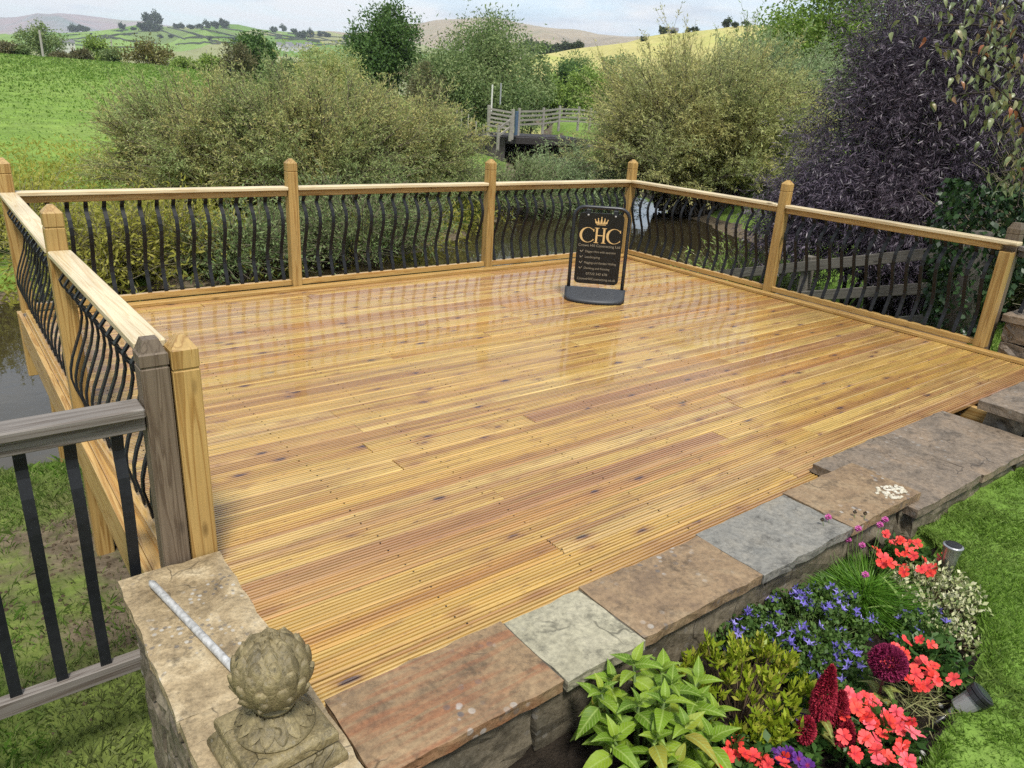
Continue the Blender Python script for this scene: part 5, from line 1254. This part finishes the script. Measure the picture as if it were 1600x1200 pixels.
    T('sallow_bush', 'dusky bush at the right foot of the tall dark tree', 665, 92, 140, 70, 60, HAW, 308, 45, 90, .22, .07)
    T('maple_bush', 'small yellow autumn bush in the valley', 456, 97, 108, 13, 120, leaf_mat('autumn_gold', [(.45, .26, .02), (.55, .33, .03)], .3), 309, 14, 40, .35, .2)
    for i, (px, yt, yb, w, r_, mt, lab) in enumerate(((8, 66, 88, 26, 118, HAW, 'small brown hedge tree at the far left of the meadow crest'), (34, 72, 90, 22, 118, OLV, 'low hedge bush second from the left on the meadow crest'), (64, 40, 92, 52, 122, OLV, 'tall loose tree beside the pale pole on the meadow crest'), (95, 84, 97, 26, 118, HAW, 'low hedge bush just right of the pale pole'), (128, 78, 102, 24, 116, HAW, 'brown hawthorn bush left of the light green tree'), (158, 54, 102, 38, 124, LGT, 'light green tree on the meadow crest'), (176, 76, 105, 22, 116, OLV, 'slim bush right of the light green tree'), (236, 66, 110, 80, 112, leaf_mat('olive_bush', [(.10, .095, .025), (.14, .125, .035), (.17, .16, .045)], .3), 'wide rounded olive bush on the meadow crest'), (290, 92, 112, 40, 105, LGT, 'low pale green bush right of the rounded olive bush'), (330, 88, 112, 34, 100, LGT, 'pale green bush left of the twiggy brown tree'))):
        T('hedge_tree', lab, px, yt, yb, w, r_, mt, 320+i, 34, 80, .36, .14)
    # trees over the bridge, right
    for i, (px, yt, yb, w, r_, mt, lab) in enumerate(((885, 92, 160, 70, 95, GRN, 'green tree behind the bridge field left of the golden willow'), (925, 104, 170, 80, 88, LGT, 'light green bush behind the bridge field'), (860, 118, 162, 46, 90, LGT, 'pale yellow green bush at the far corner of the bridge field'), (965, 85, 175, 80, 92, OLV, 'olive tree half hidden behind the golden willow'), (905, 72, 120, 60, 150, GRN, 'dark tree in the dip below the straw coloured field'))):
        T('field_tree', lab, px, yt, yb, w, r_, mt, 350+i, 60, 90, .34, .14)
    T('ash_tree', 'tall fresh green tree rising behind the grey green willow', 1285, -60, 190, 190, 40, leaf_mat('fresh_green', [(.13, .21, .03), (.18, .28, .045), (.24, .34, .07)], .45, .5, .5, [(.11, .19, .03), (.22, .32, .06)]), 360, 150, 150, .22, .09, shell=.5)
    T('field_tree', 'leafy tree behind the purple elder at the right edge', 1450, -60, 260, 220, 34, LGT, 361, 120, 110, .20, .09, shell=.5)
background_plants()

def elder():
    """black elder: fans of thin dark purple leaflets"""
    r = np.random.default_rng(5); base = Vector((3.7, -1.75, float(ground_z(3.7, -1.75)))); t = thing('black_elder', 'large dark purple cut leaved elder towering behind the right hand railing', 'shrub', base)
    lob = [(1500, 70, 135, 12.3, 300), (1575, 230, 150, 11.8, 300), (1405, 225, 118, 11.8, 310), (1318, 325, 88, 11.6, 190), (1248, 352, 55, 11.4, 90), (1450, 345, 100, 11.2, 230), (1605, 60, 150, 12.6, 200), (1400, 130, 55, 12.0, 60)]
    Cs = []; c0 = np.array(at(1470, 240, d=12.2)-base)
    for px, py, rp, dd, n in lob:
        v = rvec_(r, n); k = r.random(n)**.42; R_ = rp*dd/FPX; Cs.append(np.array(at(px, py, d=dd)-base)+v*k[:, None]*R_*np.array([1.05, 1.05, 1.0]))
    C = np.concatenate(Cs); C = C[C[:, 2] > .2]; n = len(C); fan = 21
    F0 = np.repeat(C, fan, 0)+r.normal(size=(n*fan, 3))*.17; ax = unit(unit(F0-c0)*.9+r.normal(size=F0.shape)*.6+np.array([0, 0, -.25]))
    nl = 7; A = np.repeat(F0, nl, 0); AX_ = np.repeat(ax, nl, 0); tt = np.tile(np.linspace(0, 1, nl), len(F0))[:, None]; side = unit(np.cross(AX_, np.repeat(rvec_(r, len(F0)), nl, 0)))
    sg = np.tile(np.array([1, -1, 1, -1, 1, -1, 0]), len(F0))[:, None]; pos = A+AX_*tt*.13; d = AX_*(.55+.5*tt)+side*sg*.9+np.array([0, 0, -.25])
    m_ = leaf_mat('elder_leaf', [(0.042, 0.033, 0.050), (0.065, 0.051, 0.075), (0.100, 0.076, 0.107), (0.156, 0.127, 0.161)], .15, .45, .7, [(0.041, 0.032, 0.042), (0.065, 0.048, 0.064), (0.100, 0.075, 0.096)], .5)
    put('crown', leaf_mesh('crown', pos, d, r.uniform(.055, .10, len(pos)), r.uniform(.009, .015, len(pos)), m_, fold=.1), None, t)
    st = np.zeros((60, 3)); st[:, :2] = r.normal(size=(60, 2))*.22; sel = r.permutation(n)[:60]; md = st*.4+C[sel]*.6+np.array([0, 0, -.1]); m1 = st*.8+C[sel]*.2+np.array([0, 0, .25])
    V, F = path_arrays(np.stack([st, m1, md, C[sel]], 1), .035, .006, 5); put('trunk', np_mesh('trunk', V, F, DARKBARK), None, t)
elder()
def cherry():
    base = Vector((1.1, -5.9, -.3)); t = thing('cherry_tree', 'cherry with drooping dull green and bronze leaves hanging in at the top right', 'tree', base); r = random.Random(21)
    mt = NT('cherry_leaf'); c = mt.ramp(mt.rand(), [(0, (.10, .13, .05)), (.4, (.16, .20, .08)), (.8, (.24, .27, .13)), (.93, (.24, .19, .09)), (.99, (.30, .11, .05))]); mt.fin(c, .35, .5); mt.translucent(c, .3)
    lm = [leaf_blade_mesh('leaf', .080, .034, .35, 6), leaf_blade_mesh('leaf', .072, .032, .6, 6)]
    g = MB(); g.tube([(0, 0, -.2), (.02, .05, 1.0), (-.15, .2, 1.9), (-.1, .3, 3.2)], [.09, .08, .065, .03], 8)
    br = [(1600, 120, 1455, 70, 5.6), (1600, 60, 1475, 10, 5.8), (1605, 200, 1500, 95, 5.4), (1610, 160, 1470, 150, 5.5), (1605, 90, 1540, 190, 5.3), (1610, 230, 1565, 140, 5.2), (1610, 20, 1520, -20, 5.6), (1615, 290, 1580, 240, 5.2), (1610, 130, 1530, 60, 5.7), (1600, 10, 1560, 80, 5.5), (1610, 60, 1430, 40, 5.9), (1615, 180, 1590, 320, 5.2)]
    for (ax_, ay, bx_, by_, dd) in br:
        A = at(ax_, ay, d=dd+1.5)-base; B = at(bx_, by_, d=dd+.9)-base; st = Vector((-.12, .22, r.uniform(1.6, 2.4))); m1 = st.lerp(A, .6)+Vector((0, 0, .12)); g.tube([st, m1, A, A.lerp(B, .5)+Vector((0, 0, .05)), B], [.022, .014, .010, .007, .003], 5)
        for k in range(30):
            s = r.uniform(.15, 1.05); p = A.lerp(B, s)+Vector((r.gauss(0, .09), r.gauss(0, .09), r.gauss(0, .07))); a = r.uniform(0, 6.28)
            put('leaf', r.choice(lm), mt.m, t, p, orient((math.cos(a)*.6, math.sin(a)*.6, -.75+r.uniform(-.2, .5)), r.uniform(-1, 1)), r.uniform(.75, 1.1))
    g.build('trunk', DARKBARK, t, smooth=True)
cherry()
def right_bank():
    # post and rail fence sloping to the river
    t = thing('post_and_rail_fence', 'grey timber post and rail fence sloping down to the river behind the right hand railing', 'fence', (2.0, -3.1, -.45)); t0 = t.location
    def rail(za, zb, ya=-3.13, yb=.6):
        a = Vector((2.0, ya, za)); b = Vector((2.05, yb, zb)); c = (a+b)/2; d = b-a; L_ = d.length; me = MB().box((-L_/2, -.018, -.065), (L_/2, .018, .065)).mesh('rail', bevel=.006); put('rail', me, M['greyfence'], t, c-t0, orient(d))
    rail(.50, -.62); rail(.10, -1.02); rail(-.26, -1.20, -3.13, -.6)
    for y in (-3.2, -1.3, .5):
        z = float(ground_z(2.0, y)); zt = .62-.3*(y+3.1); me = MB().box((-.06, -.06, 0), (.06, .06, zt-z+.3)).mesh('post', bevel=.008); put('post', me, M['greyfence'], t, Vector((2.09, y, z-.3))-t0)
    # ivy clad stump post
    r = np.random.default_rng(3); b = Vector((1.75, -3.35, -.5)); iv = thing('ivy_clad_post', 'post smothered in dark green ivy behind the end of the right hand railing', 'post', b)
    MB().tube([(0, 0, -.1), (.02, .01, .6), (0, 0, 1.25)], [.14, .12, .11], 9).build('post', M['greyfence'], iv, smooth=True)
    n = 2600; a = r.uniform(0, 6.28, n); z = r.random(n)**.7*1.75; rad = (.16+.26*np.clip(z/1.3, 0, 1)*(1.15-.3*z))*r.uniform(.7, 1.15, n); P = np.stack([np.cos(a)*rad, np.sin(a)*rad*1.3, z], 1); D = np.stack([np.cos(a)*.5, np.sin(a)*.5, -np.ones(n)*.8], 1)+r.normal(size=(n, 3))*.4
    put('ivy', leaf_mesh('ivy', P, D, r.uniform(.05, .08, n), r.uniform(.045, .06, n), leaf_mat('ivy_leaf', [(.012, .03, .012), (.022, .05, .016), (.035, .07, .02)], .15, .35), fold=.1), None, iv)
    # hedge of dull leaves behind, right edge
    willow('hedge_shrub', 'dull green hedge shrub behind the ivy clad post at the right edge', Vector((3.6, -3.4, -.5)), (1.5, 1.1), 2.4, 110, 14, 10, leaf_mat('hedge_leaf', [(.035, .05, .018), (.055, .075, .025), (.08, .10, .035)], .25, .45), 411, .055, .028)
    willow('bank_plant', 'pale leafy weeds at the river edge behind the second post of the right hand railing', Vector((3.0, .15, float(ground_z(3.0, .15)))), (1.2, .7), 1.0, 80, 11, 9, LGT, 412, .09, .022)
    MB().box((-.35, -1.0, 0), (.35, 1.0, .16)).build('timber_baulk', mat_plain('brown_baulk', (.13, .085, .045), .7, .3, 0, .3, 8), None, (1.15, -2.6, -.50), bevel=.02)['label'] = 'low brown timber baulk on the bank below the right hand railing'
    bpy.data.objects['timber_baulk']['category'] = 'timber'
right_bank()

# ================================================================ BRIDGE, FIELD FENCES
def bridge():
    D0 = 42.0
    A = at(800, 212, d=D0); B = at(865, 214, d=D0+1.0); z = A.z; u = Vector((B.x-A.x, B.y-A.y, 0)).normalized(); ang = math.atan2(u.y, u.x)
    t = thing('farm_bridge', 'small farm bridge with dark steel beam and concrete abutments over the river', 'bridge', (A.x, A.y, 0), ang)
    dk = mat_plain('dark_steel', (.022, .018, .018), .7); cc = mat_plain('stained_concrete', (.06, .055, .05), .9, .2, 0, .4, 3)
    MB().box((-.3, 0, z-.42), (4.6, .35, z-.06)).build('beam', dk, t, bevel=.02)
    MB().box((-.3, .355, z-.42), (4.6, 3.6, z-.02)).build('bridge_deck', dk, t)
    MB().box((-2.4, .1, -2.2), (-.305, 3.5, z-.08)).build('abutment', cc, t, bevel=.03); MB().box((3.2, .5, -2.2), (6.5, 3.5, z-.425)).build('abutment', cc, t, bevel=.03); MB().box((-.3, 3.4, -2.2), (3.19, 3.6, z-.43)).build('back_wall', cc, t)
    # gate (five bars) left of the bridge
    ga = at(763, 200, d=41); gb = at(800, 206, d=41.5); 
    def fencing(name, label, pts, hgt, bars, postr, mat, cat='fence', postx=.0):
        o = thing(name, label, cat, pts[0]); p0 = o.location.copy()
        for i, p in enumerate(pts):
            me = MB().box((-postr, -postr, -.4), (postr, postr, hgt+.12)).mesh('post', bevel=.01); put('post', me, mat, o, Vector(p)-p0)
        for a, b in zip(pts[:-1], pts[1:]):
            a = Vector(a); b = Vector(b); d = b-a
            for k in range(bars):
                L_ = d.length; me = MB().box((-L_/2, -.02, -.05), (L_/2, .02, .05)).mesh('rail'); put('rail', me, mat, o, (a+b)/2-p0+Vector((0, 0, hgt*(k+1)/bars-.06)), orient(d))
        return o
    fencing('field_gate', 'weathered five bar gate left of the bridge', [ga, gb], 1.0, 5, .07, M['gatewood'], 'gate')
    fencing('field_fence', 'grey three rail fence along the near side of the bridge field', [at(810, 200, d=43), at(848, 198, d=45), at(873, 194, d=47), at(903, 194, d=49), at(921, 196, d=50), at(945, 201, d=51)], .9, 4, .06, M['gatewood'])
    fencing('field_fence', 'short sloping timber brace fence at the left end of the bridge', [at(797, 208, d=40.5), at(778, 222, d=39.5)], .7, 2, .06, M['gatewood'])
    b = at(806, 205, d=41.8); MB().box((-.07, -.07, -.2), (.07, .07, 1.0)).build('blue_post', mat_plain('blue_paint', (.06, .10, .17), .5), None, b, bevel=.01); tag(bpy.data.objects['blue_post'], 'blue painted post at the left corner of the bridge', 'post')
    p = at(768, 168, d=43); o = MB().tube([(0, 0, -.2), (0, 0, 1.15)], .045, 8).build('marker_post', mat_plain('white_paint', (.55, .55, .50), .6), None, p); tag(o, 'tall whitish post behind the field gate', 'post')
    p = at(782, 150, d=60); o = MB().tube([(0, 0, -.6), (0, 0, .9)], .06, 8).build('marker_post', mat_plain('grey_paint', (.25, .26, .27), .6), None, p); tag(o, 'grey post under the willow tree behind the field gate', 'post')
    for i, (px, py, d_) in enumerate(((757, 168, 46), (745, 160, 50), (737, 155, 54), (733, 152, 57), (722, 148, 60), (714, 147, 61), (708, 146, 61), (701, 146, 62), (690, 146, 62), (680, 146, 62))):
        p = at(px, py, d=d_); p.z = float(ground_z(p.x, p.y)); o = MB().tube([(0, 0, -.3), (.02*(i % 3), 0, 1.35)], .055, 6).build('fence_post', M['gatewood'], None, p)
        tag(o, 'thin grey fence stake in the row climbing left from the gate, %s from the gate' % ('first', 'second', 'third', 'fourth', 'fifth', 'sixth', 'seventh', 'eighth', 'ninth', 'tenth')[i], 'post', 'stakes of the field edge')
bridge()

# ================================================================ FAR THINGS: poles, hill trees, walls, houses
ORD = ['first', 'second', 'third', 'fourth', 'fifth', 'sixth', 'seventh', 'eighth', 'ninth', 'tenth', 'eleventh', 'twelfth', 'thirteenth', 'fourteenth', 'fifteenth', 'sixteenth', 'seventeenth', 'eighteenth', 'nineteenth', 'twentieth']
TENS = {2: 'twenty', 3: 'thirty', 4: 'forty'}
def nth(k):
    if k <= 20: return ORD[k-1]
    t, u = divmod(k, 10)
    return (TENS[t][:-1]+'ieth') if u == 0 else TENS[t]+' '+ORD[u-1]
def far_things():
    pm = mat_plain('pole_wood', (.30, .28, .25), .8)
    for px, yt, yb, r_, lab in ((77, 48, 97, 116, 'pale wooden pole on the meadow crest beside the tall loose tree'), (184, 62, 104, 150, 'slim wooden pole right of the light green tree'), (328, 78, 100, 220, 'short distant pole above the pale bushes')):
        b = foot(px, r_); zt = height_at(px, yt, r_); o = MB().tube([(0, 0, -1), (0, 0, zt-b.z)], [.17, .12], 8).build('telegraph_pole', pm, None, b); tag(o, lab, 'pole')
    # tree kinds for the distance
    protos = []
    for k in range(3):
        r = np.random.default_rng(500+k); n = 16+5*k; v = rvec_(r, n)*(r.random(n)**.5)[:, None]*np.array([1, 1, .8]); P = np.repeat(v, 44, 0)+r.normal(size=(n*44, 3))*np.repeat(r.uniform(.1, .26, n), 44)[:, None]; P[:, 2] += 1.15
        cm = leaf_mesh('crown', P, r.normal(size=P.shape), .34, .26, FAR); tm = MB().tube([(0, 0, -.3), (0, 0, .5), (0, 0, 1.1)], [.10, .08, .03], 6).mesh('trunk'); tm.materials.append(BARK); protos.append((cm, tm))
    def put_tree(label, loc, s, k, grp):
        t = thing('distant_tree', label, 'tree', loc, random.uniform(0, 6), grp); q_ = random.uniform(.75, 1.3); t.scale = (s*q_, s/q_, s*random.uniform(.75, 1.15)); cm, tm = protos[k % 3]; put('crown', cm, None, t); put('trunk', tm, None, t)
    H = 'pasture_hill'
    def hill_r(px, py, name, r0, r1):
        b, e = bearing(px, py); best = None
        for r_ in np.linspace(r0, r1, 120):
            z = float(hill_z(*HILLS[name], np.array(b), np.array(r_))); dd = abs(math.degrees(math.atan2(z-CAM_POS[2], r_))-e)
            if best is None or dd < best[0]: best = (dd, r_)
        return b, best[1]
    lst = [(114, 44, 8), (121, 43, 8), (131, 44, 9), (191, 43, 9), (208, 44, 5), (232, 34, 11), (246, 35, 12), (228, 46, 12), (240, 46, 12), (251, 57, 5), (267, 57, 5), (276, 42, 7), (284, 42, 7), (298, 43, 7), (312, 43, 8), (324, 42, 8), (337, 42, 8), (350, 40, 9), (329, 59, 6), (368, 62, 6), (428, 48, 7), (443, 46, 8), (461, 50, 7), (472, 57, 9), (486, 56, 9), (500, 54, 7), (511, 54, 7), (541, 60, 7), (553, 60, 7)]
    for i, (px, py, w) in enumerate(lst):
        b, r_ = hill_r(px, py+3, H, 920, 2300); put_tree('dark distant tree on the walled green hillside, %s from the left' % nth(i+1), on_hill(H, b, r_)-Vector((0, 0, 1)), w*r_/FPX*.6, i, 'trees on the far hillside')
    # belt of woodland at the foot of the hill
    rr = random.Random(6)
    for i in range(46):
        px = 2+i*13.5+rr.uniform(-4, 4); r_ = rr.uniform(260, 400); s = rr.uniform(3, 4.6); py = 92+px*.045+rr.uniform(-6, 5); z = height_at(px, py, r_)
        p = polar(bearing(px, 100)[0], r_, z-s*1.6); put_tree('dark tree in the woodland belt at the hill foot, %s from the left' % nth(i+1), p, s*rr.uniform(.8, 1.1), i, 'woodland belt in the valley')
    for i, (px, py, w) in enumerate(((905, 64, 12), (898, 68, 9), (1035, 47, 9), (1052, 46, 6), (1075, 44, 7), (1086, 42, 8), (1135, 36, 12), (1148, 38, 9), (1005, 59, 7), (1165, 36, 8))):
        b, r_ = hill_r(px, py+5, 'straw_pasture_hill', 170, 420); put_tree('tree on the skyline of the straw coloured hill, %s from the left' % nth(i+1), on_hill('straw_pasture_hill', b, r_)-Vector((0, 0, .5)), w*r_/FPX*.6, i, 'trees on the straw coloured hill')
    for i, px in enumerate(range(826, 900, 9)):
        b = bearing(px, 80)[0]; r_ = 520; z = height_at(px, 76+(i % 3)*2, r_); put_tree('dark tree below the bracken moor, %s from the left' % nth(i+1), polar(b, r_, z-4), 4.5, i, 'trees below the moor')
    # field walls over the hillside
    wm = mat_plain('field_wall', (.07, .08, .05), .9)
    lines = [[(105, 56), (150, 53), (200, 47)], [(95, 64), (150, 58), (215, 52)], [(90, 62), (130, 66), (175, 58)], [(165, 56), (200, 64), (245, 68)], [(262, 43), (300, 52), (330, 62)], [(300, 42), (345, 52), (400, 66)], [(325, 62), (345, 66), (400, 70)], [(275, 70), (320, 67), (345, 68)], [(345, 44), (400, 52), (440, 58)], [(400, 47), (440, 56), (500, 66)], [(430, 60), (480, 62), (545, 66)], [(470, 72), (510, 70), (550, 68)], [(450, 52), (500, 60), (545, 72)], [(105, 70), (160, 74), (230, 74)], [(230, 40), (262, 52), (290, 62)], [(480, 54), (520, 58), (560, 60)], [(290, 60), (330, 58), (380, 60)]]
    for i, ln in enumerate(lines):
        pts = []
        for (a, b_) in zip(ln[:-1], ln[1:]):
            for s in np.linspace(0, 1, 7)[:-1]: pts.append((a[0]+(b_[0]-a[0])*s, a[1]+(b_[1]-a[1])*s))
        pts.append(ln[-1]); P = []
        for px, py in pts:
            b, r_ = hill_r(px, py, H, 920, 2300); P.append(on_hill(H, b, r_)+Vector((0, 0, .6)))
        g = MB().ribbon(P, 3.0, 2.4, (0, 0, 1)); o = g.build('field_wall', wm, None); tag(o, 'dark dry stone field wall crossing the distant green hillside, %s of the set' % nth(i+1), 'wall', 'field walls on the far hillside', 'thing')
    # village and farm
    wl = mat_plain('pale_render', (.50, .49, .46), .8); rf_ = mat_plain('slate_roof', (.13, .13, .14), .8); wn = mat_plain('dark_glass', (.03, .035, .04), .2)
    def house(label, p, L_, W_, h, rz, grp):
        t = thing('house', label, 'house', p, rz, grp); MB().box((-L_/2, -W_/2, -4), (L_/2, W_/2, h)).build('wall', wl, t)
        MB().add([(-L_/2-.3, -W_/2-.3, h), (L_/2+.3, -W_/2-.3, h), (L_/2+.3, W_/2+.3, h), (-L_/2-.3, W_/2+.3, h), (-L_/2-.3, 0, h+W_*.42), (L_/2+.3, 0, h+W_*.42)], [(0, 1, 5, 4), (2, 3, 4, 5), (1, 2, 5), (3, 0, 4), (3, 2, 1, 0)]).build('roof', rf_, t)
        for k in (-.3, 0, .3): MB().box((k*L_-.5, -W_/2-.06, h*.35), (k*L_+.5, -W_/2-.02, h*.75)).build('window', wn, t)
    rr = random.Random(3)
    for i in range(13):
        px = 436+i*3.9; py = 73+(i*5 % 4)*2.4; b, r_ = hill_r(px, py, H, 920, 2000); p = on_hill(H, b, r_); house('pale house in the distant village, %s from the left' % nth(i+1), p, rr.uniform(8, 13), 7, rr.uniform(4, 5.5), R(-20+rr.uniform(-25, 25)), 'houses of the village')
    b, r_ = hill_r(1047, 54, 'straw_pasture_hill', 170, 420); house('white farmhouse on the skyline of the straw coloured hill', on_hill('straw_pasture_hill', b, r_), 7, 4, 1.6, R(-40), None)
    for i, (px, py) in enumerate(((96, 68), (106, 69))):
        r_ = 620; p = polar(bearing(px, py)[0], r_, height_at(px, py+4, r_)); house(('left hand pale stone barn beyond the meadow crest', 'right hand pale stone barn beyond the meadow crest')[i], p, 7, 5, 2.5, R(10), None)
far_things()

# ================================================================ AIR
def haze():
    m_ = bpy.data.materials.new('pale_haze'); m_.use_nodes = True; nt = m_.node_tree; nt.nodes.clear()
    o = nt.nodes.new('ShaderNodeOutputMaterial'); v = nt.nodes.new('ShaderNodeVolumePrincipled'); v.inputs['Color'].default_value = (.78, .87, 1, 1); v.inputs['Density'].default_value = .00011
    nt.links.new(v.outputs[0], o.inputs['Volume'])
    h = MB().box((-9800, -9800, -12), (9800, 9800, 470)).build('haze', m_, None); tag(h, 'thin pale air softening the distant hills', 'haze', kind='stuff')
haze()
